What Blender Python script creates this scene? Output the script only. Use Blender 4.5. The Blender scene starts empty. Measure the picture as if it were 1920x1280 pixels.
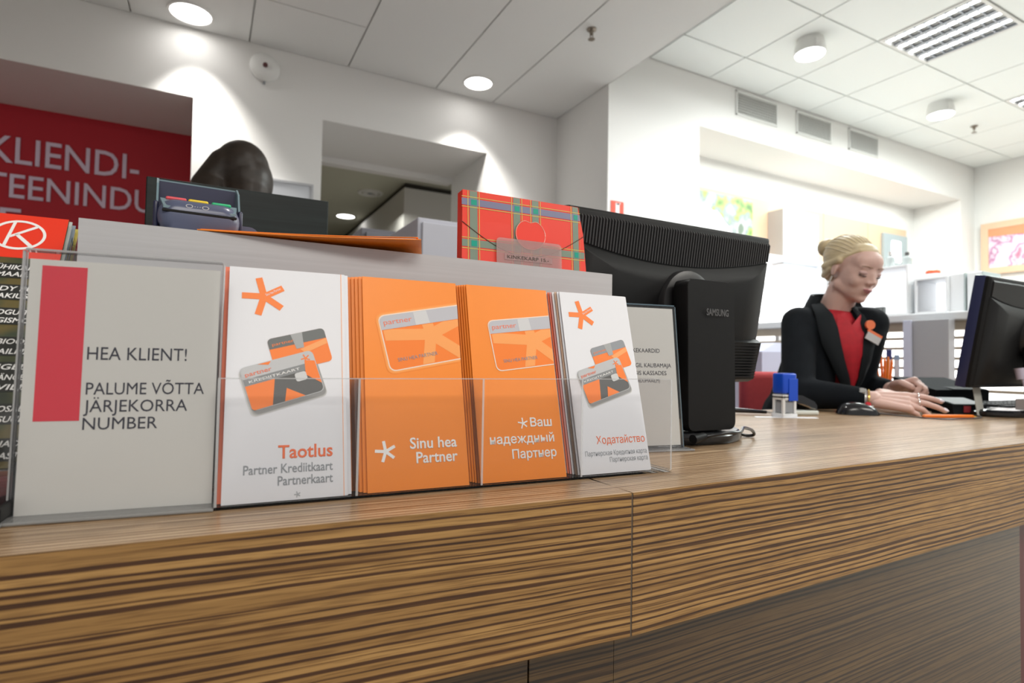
import bpy, bmesh, math, random
from mathutils import Vector, Matrix, Euler
random.seed(7)
PI = math.pi
SC = bpy.context.scene
COL = SC.collection

# ------------------------------------------------------------------ camera
cam_d = bpy.data.cameras.new('camera')
cam = bpy.data.objects.new('camera', cam_d)
COL.objects.link(cam)
right = Vector((0.88279783, -0.46943368, 0.01732119))
up = Vector((-0.03046924, -0.020426, 0.99932698))
back = Vector((-0.46876393, -0.88273144, -0.03233531))
m = Matrix((right, up, back)).transposed().to_4x4()
m.translation = Vector((0, 0, 0.883))
cam.matrix_world = m
cam_d.sensor_width = 36.0
cam_d.lens = 1078.3 * 36.0 / 1920.0
cam_d.clip_start = 0.01
cam_d.dof.use_dof = True
cam_d.dof.focus_distance = 0.72
cam_d.dof.aperture_fstop = 5.6
SC.camera = cam

# ------------------------------------------------------------------ world, exposure
w = bpy.data.worlds.new('world')
SC.world = w
w.use_nodes = True
w.node_tree.nodes['Background'].inputs[0].default_value = (1.0, 0.985, 0.96, 1)
w.node_tree.nodes['Background'].inputs[1].default_value = 0.5
SC.view_settings.view_transform = 'Standard'
SC.view_settings.look = 'None'
SC.view_settings.gamma = 1.0
SC.view_settings.use_curve_mapping = False
SC.view_settings.exposure = 0.25
SC.cycles.max_bounces = 8
SC.cycles.transparent_max_bounces = 24
SC.cycles.caustics_reflective = False
SC.cycles.caustics_refractive = False
SC.cycles.sample_clamp_indirect = 6.0

def area(name, loc, size, power, rot=(0, 0, 0), col=(1, 0.98, 0.95), sy=None):
    l = bpy.data.lights.new(name, 'AREA')
    l.energy = power; l.size = size; l.color = col
    if sy: l.shape = 'RECTANGLE'; l.size_y = sy
    o = bpy.data.objects.new(name, l)
    o.location = loc; o.rotation_euler = rot
    COL.objects.link(o); return o
def spot(name, loc, target, power, ang=80, blend=0.25, rad=0.05, col=(1, 0.97, 0.92)):
    l = bpy.data.lights.new(name, 'SPOT')
    l.energy = power; l.spot_size = math.radians(ang); l.spot_blend = blend
    l.shadow_soft_size = rad; l.color = col
    o = bpy.data.objects.new(name, l)
    o.location = loc
    o.rotation_euler = (Vector(target) - Vector(loc)).to_track_quat('-Z', 'Y').to_euler()
    COL.objects.link(o); return o
# unseen fill lights added over the customers' side, behind and beside the camera
area('shop_light', (0.0, -1.3, 2.5), 1.4, 36, sy=0.8, col=(1, 0.95, 0.87))
area('shop_light', (2.2, -1.1, 2.5), 1.4, 36, sy=0.8, col=(1, 0.95, 0.87))
area('shop_light', (4.6, 0.3, 2.75), 1.2, 60, sy=0.6, col=(0.93, 1, 0.97))
area('shop_light', (3.8, 1.75, 2.78), 0.45, 30, sy=0.45, col=(0.92, 1, 0.97))
area('shop_light', (2.45, 1.7, 2.57), 0.5, 16, sy=0.5, col=(0.97, 1, 1))  # added fill to whiten the display cases, no fixture there
area('shop_light', (5.4, 1.75, 2.78), 0.45, 30, sy=0.45, col=(0.92, 1, 0.97))
area('shop_light', (4.6, 3.02, 2.47), 3.0, 7, sy=0.25, col=(0.94, 1, 0.96))  # added under the soffit to brighten the shop wall, no fixture there
area('shop_light', (1.2, 5.2, 2.3), 0.8, 7, sy=0.8, col=(1, 1, 0.9))
spot('downlight_beam', (-0.10, 3.26, 2.57), (0.0, 3.30, 0), 62, 80, 0.45, 0.09)
spot('downlight_beam', (1.44, 3.2, 2.57), (1.46, 3.27, 0), 62, 90, 0.5, 0.08)
spot('downlight_beam', (0.6, 1.1, 2.57), (0.6, 1.1, 0), 30, 110, 0.8)
spot('downlight_beam', (1.237, 6.07, 2.3), (1.237, 6.07, 0), 30, 120, 0.6)

# ------------------------------------------------------------------ materials
MATS = {}
def mat(name, col, rough=0.5, metal=0.0, emit=None, es=0.0, coat=0.0, noise=None, bump=0.0, sss=0.0, spec=0.5):
    if name in MATS: return MATS[name]
    m = bpy.data.materials.new(name); m.use_nodes = True
    nt = m.node_tree; b = nt.nodes['Principled BSDF']
    c = (*col, 1)
    b.inputs['Base Color'].default_value = c
    b.inputs['Roughness'].default_value = rough
    b.inputs['Metallic'].default_value = metal
    b.inputs['Coat Weight'].default_value = coat
    b.inputs['Specular IOR Level'].default_value = spec
    if sss: b.inputs['Subsurface Weight'].default_value = sss; b.inputs['Subsurface Radius'].default_value = (0.012, 0.005, 0.003)
    if emit:
        b.inputs['Emission Color'].default_value = (*emit, 1); b.inputs['Emission Strength'].default_value = es
    if noise:  # (scale xyz, amount)
        tc = nt.nodes.new('ShaderNodeTexCoord'); mp = nt.nodes.new('ShaderNodeMapping')
        mp.inputs['Scale'].default_value = noise[0]
        nz = nt.nodes.new('ShaderNodeTexNoise'); nz.inputs['Scale'].default_value = 1.0; nz.inputs['Detail'].default_value = 3
        nt.links.new(tc.outputs['Object'], mp.inputs['Vector']); nt.links.new(mp.outputs[0], nz.inputs['Vector'])
        mx = nt.nodes.new('ShaderNodeMix'); mx.data_type = 'RGBA'
        a = noise[1]
        mx.inputs[6].default_value = (*[max(0, x * (1 - a)) for x in col], 1)
        mx.inputs[7].default_value = (*[min(1, x * (1 + a)) for x in col], 1)
        nt.links.new(nz.outputs['Fac'], mx.inputs[0]); nt.links.new(mx.outputs[2], b.inputs['Base Color'])
        if bump:
            bp = nt.nodes.new('ShaderNodeBump'); bp.inputs['Strength'].default_value = bump; bp.inputs['Distance'].default_value = 0.002
            nt.links.new(nz.outputs['Fac'], bp.inputs['Height']); nt.links.new(bp.outputs[0], b.inputs['Normal'])
    MATS[name] = m; return m

def acrylic(name, tint=(0.99, 0.995, 0.99), ior=1.25, haze=0.0, hcol=(0.8, 0.82, 0.84)):
    if name in MATS: return MATS[name]
    m = bpy.data.materials.new(name); m.use_nodes = True
    nt = m.node_tree; nt.nodes.clear()
    out = nt.nodes.new('ShaderNodeOutputMaterial'); mix = nt.nodes.new('ShaderNodeMixShader')
    tr = nt.nodes.new('ShaderNodeBsdfTransparent'); tr.inputs[0].default_value = (*tint, 1)
    gl = nt.nodes.new('ShaderNodeBsdfGlossy'); gl.inputs['Roughness'].default_value = 0.03
    fr = nt.nodes.new('ShaderNodeFresnel'); fr.inputs[0].default_value = ior
    nt.links.new(fr.outputs[0], mix.inputs[0])
    src = tr.outputs[0]
    if haze:
        df = nt.nodes.new('ShaderNodeBsdfDiffuse'); df.inputs[0].default_value = (*hcol, 1)
        m2 = nt.nodes.new('ShaderNodeMixShader'); m2.inputs[0].default_value = haze
        nt.links.new(tr.outputs[0], m2.inputs[1]); nt.links.new(df.outputs[0], m2.inputs[2]); src = m2.outputs[0]
    nt.links.new(src, mix.inputs[1]); nt.links.new(gl.outputs[0], mix.inputs[2])
    nt.links.new(mix.outputs[0], out.inputs[0])
    MATS[name] = m; return m

def zebrano(name, vert, dark=1.0, rough=0.3, coat=0.3, light=(0.41, 0.235, 0.078), mid=(0.28, 0.15, 0.045), drk=(0.16, 0.10, 0.06)):
    """veneer with fine dark grain lines running along X; vert = axis the lines are stacked on (1: Y, 2: Z)"""
    m = bpy.data.materials.new(name); m.use_nodes = True
    nt = m.node_tree; b = nt.nodes['Principled BSDF']; L = nt.links
    tc = nt.nodes.new('ShaderNodeTexCoord')
    def noise(sx, sv, detail=2.0, off=0.0, rough_=0.5):
        mp = nt.nodes.new('ShaderNodeMapping')
        s = [sx, sx, sx]; s[vert] = sv; s[3 - vert] = 0.02
        mp.inputs['Scale'].default_value = s; mp.inputs['Location'].default_value = (off, off * 1.3, off * .7)
        nz = nt.nodes.new('ShaderNodeTexNoise'); nz.inputs['Scale'].default_value = 1; nz.inputs['Detail'].default_value = detail
        nz.inputs['Roughness'].default_value = rough_
        L.new(warp, mp.inputs['Vector']); L.new(mp.outputs[0], nz.inputs['Vector']); return nz.outputs['Fac']
    # gentle waviness
    mp0 = nt.nodes.new('ShaderNodeMapping'); s0 = [3.2, 3.2, 3.2]; s0[vert] = 8; mp0.inputs['Scale'].default_value = s0
    n0 = nt.nodes.new('ShaderNodeTexNoise'); n0.inputs['Scale'].default_value = 1; n0.inputs['Detail'].default_value = 3
    L.new(tc.outputs['Object'], mp0.inputs['Vector']); L.new(mp0.outputs[0], n0.inputs['Vector'])
    sub = nt.nodes.new('ShaderNodeMath'); sub.operation = 'MULTIPLY_ADD'; sub.inputs[1].default_value = 0.007; sub.inputs[2].default_value = -0.0035
    L.new(n0.outputs['Fac'], sub.inputs[0])
    cb = nt.nodes.new('ShaderNodeCombineXYZ'); L.new(sub.outputs[0], cb.inputs[vert])
    va = nt.nodes.new('ShaderNodeVectorMath'); va.operation = 'ADD'
    L.new(tc.outputs['Object'], va.inputs[0]); L.new(cb.outputs[0], va.inputs[1]); warp = va.outputs[0]
    # regular growth lines: a sine over the stacking axis, phase shifted by slow noise, mixed with irregular noise
    sep = nt.nodes.new('ShaderNodeSeparateXYZ'); L.new(warp, sep.inputs[0])
    ph = nt.nodes.new('ShaderNodeMath'); ph.operation = 'MULTIPLY'; ph.inputs[1].default_value = 15.0; L.new(noise(0.9, 45, 2.0, 7.0), ph.inputs[0])
    mv = nt.nodes.new('ShaderNodeMath'); mv.operation = 'MULTIPLY_ADD'; mv.inputs[1].default_value = 900.0; L.new(sep.outputs[vert], mv.inputs[0]); L.new(ph.outputs[0], mv.inputs[2])
    sn = nt.nodes.new('ShaderNodeMath'); sn.operation = 'SINE'; L.new(mv.outputs[0], sn.inputs[0])
    s2 = nt.nodes.new('ShaderNodeMath'); s2.operation = 'MULTIPLY_ADD'; s2.inputs[1].default_value = 0.13; L.new(sn.outputs[0], s2.inputs[0]); L.new(noise(1.1, 420, 1.5), s2.inputs[2])
    lines = s2.outputs[0]; tone = noise(1.5, 90, 2.0, 4.0); fine = noise(25, 900, 1.0, 9.0)
    r1 = nt.nodes.new('ShaderNodeValToRGB'); e = r1.color_ramp.elements
    e[0].position = 0.385; e[0].color = (*drk, 1); e[1].position = 0.485; e[1].color = (1, 1, 1, 1)
    e2 = r1.color_ramp.elements.new(0.45); e2.color = (0.5, 0.42, 0.34, 1)
    L.new(lines, r1.inputs[0])
    r2 = nt.nodes.new('ShaderNodeValToRGB'); e = r2.color_ramp.elements
    e[0].position = 0.35; e[0].color = (*mid, 1); e[1].position = 0.65; e[1].color = (*light, 1)
    L.new(tone, r2.inputs[0])
    r3 = nt.nodes.new('ShaderNodeValToRGB'); e = r3.color_ramp.elements
    e[0].position = 0.38; e[0].color = (0.55, 0.5, 0.45, 1); e[1].position = 0.5; e[1].color = (1, 1, 1, 1)
    L.new(fine, r3.inputs[0])
    m1 = nt.nodes.new('ShaderNodeMix'); m1.data_type = 'RGBA'; m1.blend_type = 'MULTIPLY'; m1.inputs[0].default_value = 1
    L.new(r2.outputs[0], m1.inputs[6]); L.new(r1.outputs[0], m1.inputs[7])
    m2 = nt.nodes.new('ShaderNodeMix'); m2.data_type = 'RGBA'; m2.blend_type = 'MULTIPLY'; m2.inputs[0].default_value = 0.7
    L.new(m1.outputs[2], m2.inputs[6]); L.new(r3.outputs[0], m2.inputs[7])
    m3 = nt.nodes.new('ShaderNodeMix'); m3.data_type = 'RGBA'; m3.blend_type = 'MULTIPLY'; m3.inputs[0].default_value = 1
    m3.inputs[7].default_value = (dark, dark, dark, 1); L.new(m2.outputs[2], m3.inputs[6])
    L.new(m3.outputs[2], b.inputs['Base Color'])
    b.inputs['Roughness'].default_value = rough; b.inputs['Coat Weight'].default_value = coat; b.inputs['Coat Roughness'].default_value = 0.12
    MATS[name] = m; return m

W_TOP = zebrano('zebrano_top', 1, 1.0, 0.36, 0.15, light=(0.54, 0.39, 0.245), mid=(0.44, 0.30, 0.175), drk=(0.42, 0.33, 0.25))  # front veneer made paler: sheen of the worktop put into its colour
W_FRONT = zebrano('zebrano_front', 2, 1.0, 0.42, 0.05)
W_LOW = zebrano('zebrano_lower', 2, 0.29, 0.3, 0.3)  # same veneer as the front, recess shade darkened into its colour
BLACKWOOD = mat('black_wood', (0.008, 0.014, 0.014), 0.4, noise=((3, 3, 120), 0.9), spec=.3)
WALL = mat('wall_paint', (0.80, 0.79, 0.77), 0.85)
CEIL = mat('ceiling_paint', (0.78, 0.785, 0.77), 0.9)
CEILB = mat('ceiling_tile_paint', (0.87, 0.90, 0.885), 0.9)
JOINT = mat('joint_grey', (0.5, 0.5, 0.49), 0.9)
REDWALL = mat('red_wall', (0.50, 0.010, 0.025), 0.6)
MAUVE = mat('mauve_soffit', (0.42, 0.33, 0.35), 0.85)
FLOOR = mat('floor_stone', (0.36, 0.33, 0.3), 0.5, noise=((3, 3, 3), 0.15))
GREYPANEL = mat('brushed_grey_laminate', (0.50, 0.50, 0.52), 0.5, noise=((4, 4, 350), 0.10))
CLEAR = acrylic('clear_acrylic')
CLEARH = acrylic('clear_acrylic_worn', (0.995, 0.997, 1.0), 1.22, haze=0.012)
CLEARDIV = acrylic('clear_divider', (.96, .95, .95), 1.05, .05, (.8, .78, .78))
CLEAREDGE = acrylic('acrylic_edge', (0.95, 0.96, 0.97), 1.3, 0.35, (0.85, 0.86, 0.88))
PAPER = mat('white_paper', (0.80, 0.81, 0.86), 0.6)
PAPERW = mat('warm_paper', (0.72, 0.71, 0.68), 0.7, noise=((12, 12, 12), 0.03))
ORANGE = mat('orange_print', (0.93, 0.255, 0.012), 0.42, noise=((30, 30, 30), 0.03))
ORANGE2 = mat('orange_ink', (0.95, 0.22, 0.03), 0.5)
ORANGEL = mat('light_orange_ink', (0.96, 0.38, 0.12), 0.5)
CORAL = mat('coral_ink', (0.88, 0.2, 0.1), 0.5)
SILVER = mat('silver_ink', (0.52, 0.53, 0.55), 0.45)
DGREY = mat('dark_grey_ink', (0.1, 0.1, 0.1), 0.5)
MGREY = mat('mid_grey_ink', (0.28, 0.3, 0.33), 0.5)
INK = mat('black_ink', (0.03, 0.03, 0.035), 0.6)
WHITEINK = mat('white_ink', (0.9, 0.9, 0.9), 0.5)
REDINK = mat('red_ink', (0.78, 0.025, 0.055), 0.5)
PINKEDGE = mat('pink_paper_edge', (0.75, 0.35, 0.33), 0.6)
SHADOWINK = mat('printed_grey_shadow', (0.5, 0.5, 0.52), 0.6)
BLACKPL = mat('black_plastic', (0.005, 0.005, 0.0055), 0.5, noise=((90, 90, 90), 0.2), spec=.22)
BLACKSM = mat('black_gloss_plastic', (0.012, 0.013, 0.016), 0.18)
DSLOT = mat('vent_shadow', (0.004, 0.004, 0.006), 0.8)
BLUEPL = mat('slate_blue_plastic', (0.085, 0.1, 0.17), 0.3)
TEALPL = mat('teal_grey_plastic', (0.16, 0.24, 0.28), 0.3)
NAVY = mat('navy_plastic', (0.02, 0.022, 0.06), 0.35)

# ------------------------------------------------------------------ mesh helpers
class MB:
    def __init__(s): s.bm = bmesh.new()
    def _add(s, bm2, mtx=None, mi=0):
        me = bpy.data.meshes.new('t')
        if mtx is not None: bm2.transform(mtx)
        for f in bm2.faces: f.material_index = mi
        bm2.to_mesh(me); bm2.free(); s.bm.from_mesh(me); bpy.data.meshes.remove(me); return s
    def box(s, x0, x1, y0, y1, z0, z1, bev=0.0, seg=2, mtx=None, mi=0):
        b = bmesh.new(); bmesh.ops.create_cube(b, size=1)
        for v in b.verts:
            v.co = Vector(((x0 + x1) / 2 + v.co.x * (x1 - x0), (y0 + y1) / 2 + v.co.y * (y1 - y0), (z0 + z1) / 2 + v.co.z * (z1 - z0)))
        if bev: bmesh.ops.bevel(b, geom=b.edges[:], offset=bev, segments=seg, affect='EDGES', profile=0.5)
        return s._add(b, mtx, mi)
    def cyl(s, p0, p1, r0, r1=None, n=20, cap=True, mi=0):
        r1 = r0 if r1 is None else r1
        p0 = Vector(p0); p1 = Vector(p1); d = p1 - p0
        b = bmesh.new(); bmesh.ops.create_cone(b, cap_ends=cap, segments=n, radius1=r0, radius2=r1, depth=d.length)
        q = d.to_track_quat('Z', 'Y').to_matrix().to_4x4(); q.translation = (p0 + p1) / 2
        return s._add(b, q, mi)
    def sph(s, c, r, n=16, mtx=None, rot=None, mi=0):
        if not hasattr(r, '__len__'): r = (r, r, r)
        b = bmesh.new(); bmesh.ops.create_uvsphere(b, u_segments=n, v_segments=max(6, n // 2 + 2), radius=1)
        M = Matrix.Translation(c) @ (rot.to_matrix().to_4x4() if rot else Matrix.Identity(4)) @ Matrix.Diagonal((*r, 1))
        if mtx is not None: M = mtx @ M
        return s._add(b, M, mi)
    def cap(s, p0, p1, r0, r1=None, n=14, mtx=None):
        """tapered capsule"""
        r1 = r0 if r1 is None else r1
        p0 = Vector(p0); p1 = Vector(p1); d = p1 - p0; L = d.length
        b = bmesh.new(); rings = []
        K = 5
        for k in range(K + 1):
            a = -PI / 2 + (PI / 2) * k / K; rings.append((r0 * math.sin(a), r0 * math.cos(a)))
        for k in range(K + 1):
            a = (PI / 2) * k / K; rings.append((L + r1 * math.sin(a), r1 * math.cos(a)))
        prev = None; vs = []
        for z, r in rings:
            vs.append([b.verts.new((max(r, 1e-5) * math.cos(2 * PI * i / n), max(r, 1e-5) * math.sin(2 * PI * i / n), z)) for i in range(n)])
        for a, c in zip(vs, vs[1:]):
            for i in range(n): b.faces.new((a[i], a[(i + 1) % n], c[(i + 1) % n], c[i]))
        b.faces.new(list(reversed(vs[0]))); b.faces.new(vs[-1])
        q = d.to_track_quat('Z', 'Y').to_matrix().to_4x4(); q.translation = p0
        if mtx is not None: q = mtx @ q
        return s._add(b, q)
    def lathe(s, prof, c=(0, 0, 0), n=32, mtx=None, mi=0):
        b = bmesh.new(); vs = []
        for r, z in prof:
            vs.append([b.verts.new((max(r, 1e-5) * math.cos(2 * PI * i / n), max(r, 1e-5) * math.sin(2 * PI * i / n), z)) for i in range(n)])
        for a, d in zip(vs, vs[1:]):
            for i in range(n): b.faces.new((a[i], a[(i + 1) % n], d[(i + 1) % n], d[i]))
        M = Matrix.Translation(c)
        if mtx is not None: M = M @ mtx
        return s._add(b, M, mi)
    def prism(s, pts, d0, d1, axis='y', mtx=None, mi=0):
        """2D polygon (a,b) extruded along axis. y: (x,z); z: (x,y); x: (y,z)"""
        b = bmesh.new()
        def P(a, c, d):
            return {'y': (a, d, c), 'z': (a, c, d), 'x': (d, a, c)}[axis]
        v0 = [b.verts.new(P(a, c, d0)) for a, c in pts]; v1 = [b.verts.new(P(a, c, d1)) for a, c in pts]
        b.faces.new(v0); b.faces.new(list(reversed(v1))); n = len(pts)
        for i in range(n): b.faces.new((v0[i], v1[i], v1[(i + 1) % n], v0[(i + 1) % n]))
        bmesh.ops.recalc_face_normals(b, faces=b.faces[:])
        return s._add(b, mtx, mi)
    def loft(s, rings, close=True, cap=True, mtx=None, mi=0):
        b = bmesh.new(); vs = [[b.verts.new(p) for p in r] for r in rings]; n = len(rings[0])
        for a, c in zip(vs, vs[1:]):
            for i in range(n if close else n - 1): b.faces.new((a[i], a[(i + 1) % n], c[(i + 1) % n], c[i]))
        if cap and close: b.faces.new(list(reversed(vs[0]))); b.faces.new(vs[-1])
        bmesh.ops.recalc_face_normals(b, faces=b.faces[:])
        return s._add(b, mtx, mi)
    def tube(s, pts, r, n=8, mi=0):
        pts = [Vector(p) for p in pts]; rings = []
        for i, p in enumerate(pts):
            t = (pts[min(i + 1, len(pts) - 1)] - pts[max(i - 1, 0)]).normalized()
            u = t.orthogonal().normalized() if i == 0 else (u - t * u.dot(t)).normalized()
            v = t.cross(u)
            rings.append([p + (u * math.cos(2 * PI * k / n) + v * math.sin(2 * PI * k / n)) * r for k in range(n)])
        return s.loft(rings, mi=mi)
    def build(s, name, m, parent=None, smooth=None, loc=None):
        me = bpy.data.meshes.new(name)
        s.bm.to_mesh(me); s.bm.free()
        for mm in (m if isinstance(m, (list, tuple)) else [m]): me.materials.append(mm)
        if smooth is not None:
            for p in me.polygons: p.use_smooth = True
            me.set_sharp_from_angle(angle=math.radians(smooth))
        o = bpy.data.objects.new(name, me); COL.objects.link(o)
        if parent is not None: o.parent = parent
        if loc is not None: o.location = loc
        return o

def spline(pts, n=6):
    pts = [Vector(p) for p in pts]; out = []
    for i in range(len(pts) - 1):
        p0 = pts[max(i - 1, 0)]; p1 = pts[i]; p2 = pts[i + 1]; p3 = pts[min(i + 2, len(pts) - 1)]
        for k in range(n):
            t = k / n
            out.append(0.5 * ((2 * p1) + (p2 - p0) * t + (2 * p0 - 5 * p1 + 4 * p2 - p3) * t * t + (3 * p1 - p0 - 3 * p2 + p3) * t ** 3))
    out.append(pts[-1]); return out

def tag(o, label=None, cat=None, group=None, kind=None):
    if label: o['label'] = label
    if cat: o['category'] = cat
    if group: o['group'] = group
    if kind: o['kind'] = kind
    return o
def thing(name, label, cat, loc=(0, 0, 0), rot=(0, 0, 0), group=None, mtx=None):
    o = bpy.data.objects.new(name, None); COL.objects.link(o)
    o.empty_display_size = 0.05
    if mtx is not None: o.matrix_world = mtx
    else: o.location = loc; o.rotation_euler = rot
    return tag(o, label, cat, group)
def struct(name, mb, m, parent=None):
    o = mb.build(name, m, parent)
    if parent is None: o['kind'] = 'structure'
    return o
def copy_tree(o, parent=None):
    c = o.copy(); COL.objects.link(c)
    if parent is not None: c.parent = parent
    for ch in list(o.children): copy_tree(ch, c)
    return c

def text(body, m, parent, x, y, z, cap, width=None, align='LEFT', bold=0.0, shear=0.0, name='lettering', rot=0.0, ext=0.00008, mono=False):
    """flat lettering standing in the local XZ plane, facing -Y; cap = height of capitals, width = total width"""
    cu = bpy.data.curves.new(name, 'FONT'); cu.body = body; cu.size = 1.0
    cu.align_x = 'LEFT'; cu.bevel_depth = bold * .6; cu.bevel_resolution = 0; cu.shear = shear; cu.resolution_u = 3
    if mono: cu.space_character = 1.15
    t = bpy.data.objects.new(name, cu); COL.objects.link(t)
    dg = bpy.context.evaluated_depsgraph_get(); dg.update()
    me = bpy.data.meshes.new_from_object(t.evaluated_get(dg))
    COL.objects.unlink(t); bpy.data.objects.remove(t)
    xs = [v.co.x for v in me.vertices]
    x0, x1 = (min(xs), max(xs)) if xs else (0, 1)
    s = cap / 0.72
    sx = (width / (x1 - x0)) if width else s
    wd = (x1 - x0) * sx
    off = {'LEFT': 0, 'RIGHT': -wd, 'CENTER': -wd / 2}[align]
    zk = max(ext, .00006) / max(bold * .6, 1e-4) if bold else 1
    for v in me.vertices: v.co = Vector(((v.co.x - x0) * sx + off, -v.co.z * zk, v.co.y * s))
    me.materials.clear(); me.materials.append(m)
    o = bpy.data.objects.new(name, me); COL.objects.link(o); o.parent = parent
    o.location = (x, y, z); o.rotation_euler = (0, -rot, 0)
    return o

def clip(poly, a, b, c):
    """keep a*x+b*y<=c"""
    out = []
    for i in range(len(poly)):
        p, q = poly[i], poly[(i + 1) % len(poly)]
        dp = a * p[0] + b * p[1] - c; dq = a * q[0] + b * q[1] - c
        if dp <= 0: out.append(p)
        if dp * dq < 0:
            t = dp / (dp - dq); out.append((p[0] + (q[0] - p[0]) * t, p[1] + (q[1] - p[1]) * t))
    return out
def rrect(w_, h_, r, n=4):
    pts = []
    for cx, cy, a0 in ((w_ / 2 - r, h_ / 2 - r, 0), (-w_ / 2 + r, h_ / 2 - r, 90), (-w_ / 2 + r, -h_ / 2 + r, 180), (w_ / 2 - r, -h_ / 2 + r, 270)):
        for k in range(n + 1):
            a = math.radians(a0 + 90 * k / n); pts.append((cx + r * math.cos(a), cy + r * math.sin(a)))
    return pts
def rot2(pts, ang, cx=0, cy=0):
    c, s = math.cos(ang), math.sin(ang); return [(cx + x * c - y * s, cy + x * s + y * c) for x, y in pts]
STAR_ANG = (105, 30, -35, -105, 180)
def star_polys(cx, cz, r, wd, angs=STAR_ANG):
    an = sorted([math.radians(a % 360) for a in angs]); out = []
    for i, a in enumerate(an):
        b = an[(i + 1) % len(an)]; dlt = (b - a) % (2 * PI)
        dp = (a - an[i - 1]) % (2 * PI)
        dd = wd / 2 / math.sin(dlt / 2); mid = a + dlt / 2; d1 = wd / 2 / math.sin(dp / 2); m1 = a - dp / 2
        out.append([(cx, cz), (cx + d1 * math.cos(m1), cz + d1 * math.sin(m1))] + rot2([(r, -wd / 2), (r, wd / 2)], a, cx, cz) + [(cx + dd * math.cos(mid), cz + dd * math.sin(mid))])
    return out

# ------------------------------------------------------------------ the setting
struct('floor', MB().box(-4, 9, -3.5, 9.5, -0.1, 0), FLOOR)
LX = [-2.57, -2.03, -1.48, -0.93, -0.388, 0.157, 0.69, 1.235, 1.637, 2.15]
cl = struct('ceiling', MB().box(-3.2, 2.15, -3.0, 3.43, 2.612, 2.75), JOINT)
for i in range(len(LX) - 1):
    ys = [3.43, 2.967 if i == 5 else 1.6, -0.2, -2.9]
    for a, b_ in zip(ys, ys[1:]):
        MB().box(LX[i] + .004, LX[i + 1] - .004, b_ + .004, a - .004, 2.6, 2.611).build('ceiling_panel', CEIL, cl)
cr = struct('ceiling', MB().box(2.15, 8, -3.0, 3.3, 2.862, 2.95), JOINT)
struct('trim_1', MB().box(2.144, 2.15, -3.0, 2.83, 2.6, 2.862), CEIL)
GX = [2.155, 2.47, 3.0, 3.53, 4.06, 4.59, 5.12, 5.65, 6.18, 6.62]; GY = [2.826, 2.52, 2.0, 1.48, 0.96, 0.44, -0.08, -0.6]
for i in range(len(GX) - 1):
    for j in range(len(GY) - 1):
        if j == 2 and i in (3, 6): continue
        MB().box(GX[i] + .005, GX[i + 1] - .005, GY[j + 1] + .005, GY[j] - .005, 2.85, 2.861).build('ceiling_panel', CEILB, cr)

MW = MB()
MW.box(-4, -0.1, 3.43, 4.05, 2.235, 2.75)      # over the red niche
MW.box(-0.1, 0.555, 3.43, 4.05, 0, 2.75)        # pier
MW.box(0.555, 1.607, 3.43, 4.05, 2.255, 2.75)   # over the passage
MW.box(1.607, 2.3, 3.43, 4.05, 0, 2.75)
struct('wall_back', MW, WALL)
struct('wall_niche', MB().box(-4, -0.1, 4.05, 4.2, 0, 2.6), REDWALL)
struct('wall_side', MB().box(2.152, 2.35, 2.84, 3.43, 0, 2.95), WALL)
struct('wall_column', MB().box(2.15, 2.92, 2.83, 3.3, 0, 2.86), WALL)
struct('wall_bulkhead', MB().box(2.92, 6.62, 2.83, 3.25, 2.5, 2.86), WALL)
struct('wall_shop_back', MB().box(2.35, 6.9, 3.25, 3.45, 0, 2.86), WALL)
struct('wall_shop_corner', MB().box(6.37, 6.62, 2.83, 3.25, 0, 2.5), WALL)
struct('wall_right', MB().box(6.62, 6.8, -3, 3.45, 0, 2.95), WALL)
struct('wall_left', MB().box(-3.4, -3.2, -3, 4.05, 0, 2.75), WALL)
struct('trim_2', MB().box(0.555, 1.607, 4.05, 4.13, 2.215, 2.27), WALL)
# room beyond the passage
OLIVE = mat('passage_paint', (0.55, 0.55, 0.45), 0.85)
struct('ceiling_passage', MB().box(-1.0, 3.5, 4.05, 9.2, 2.6, 2.7), OLIVE)
struct('wall_passage_end', MB().box(-1.0, 3.5, 9.0, 9.2, 0, 2.6), OLIVE)
struct('wall_passage_left', MB().box(-1.2, -1.0, 4.2, 9.2, 0, 2.6), OLIVE)
blk = struct('wall_passage_right', MB().box(1.66, 3.0, 5.42, 9.0, 0, 2.55), WALL)
struct('trim_3', MB().box(1.675, 3.0, 5.44, 9.0, 2.55, 2.6), mat('shadow_gap', (0.05, 0.045, 0.04), 0.9))

# red wall lettering
rs = thing('wall_sign', 'large pale letters KLIENDI-TEENINDUS on the dark red wall', 'sign', (0, 4.045, 0))
LET = mat('pale_letter', (0.82, 0.70, 0.86), 0.6)
text('KLIENDI-', LET, rs, -1.075, 0, 1.915, 0.150, 0.69, bold=0.02, ext=0.004)
text('TEENINDUS', LET, rs, -1.085, 0, 1.725, 0.135, 0.86, bold=0.02, ext=0.004)
text('TE', LET, rs, -1.16, 0, 1.535, 0.135, 0.24, bold=0.02, ext=0.004)
rs2 = None

# peach display wall
PEACH = mat('peach_panel', (0.72, 0.50, 0.34), 0.6)
for a, b_ in ((2.93, 4.86), (4.865, 5.535), (5.54, 6.19)):
    p = struct('trim_%d' % (4 + int(a)), MB().box(a, b_, 3.228, 3.25, 0.3, 2.255), PEACH)
struct('trim_12', MB().box(6.34, 6.37, 2.85, 3.25, 0.3, 2.2), WALL)

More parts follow.
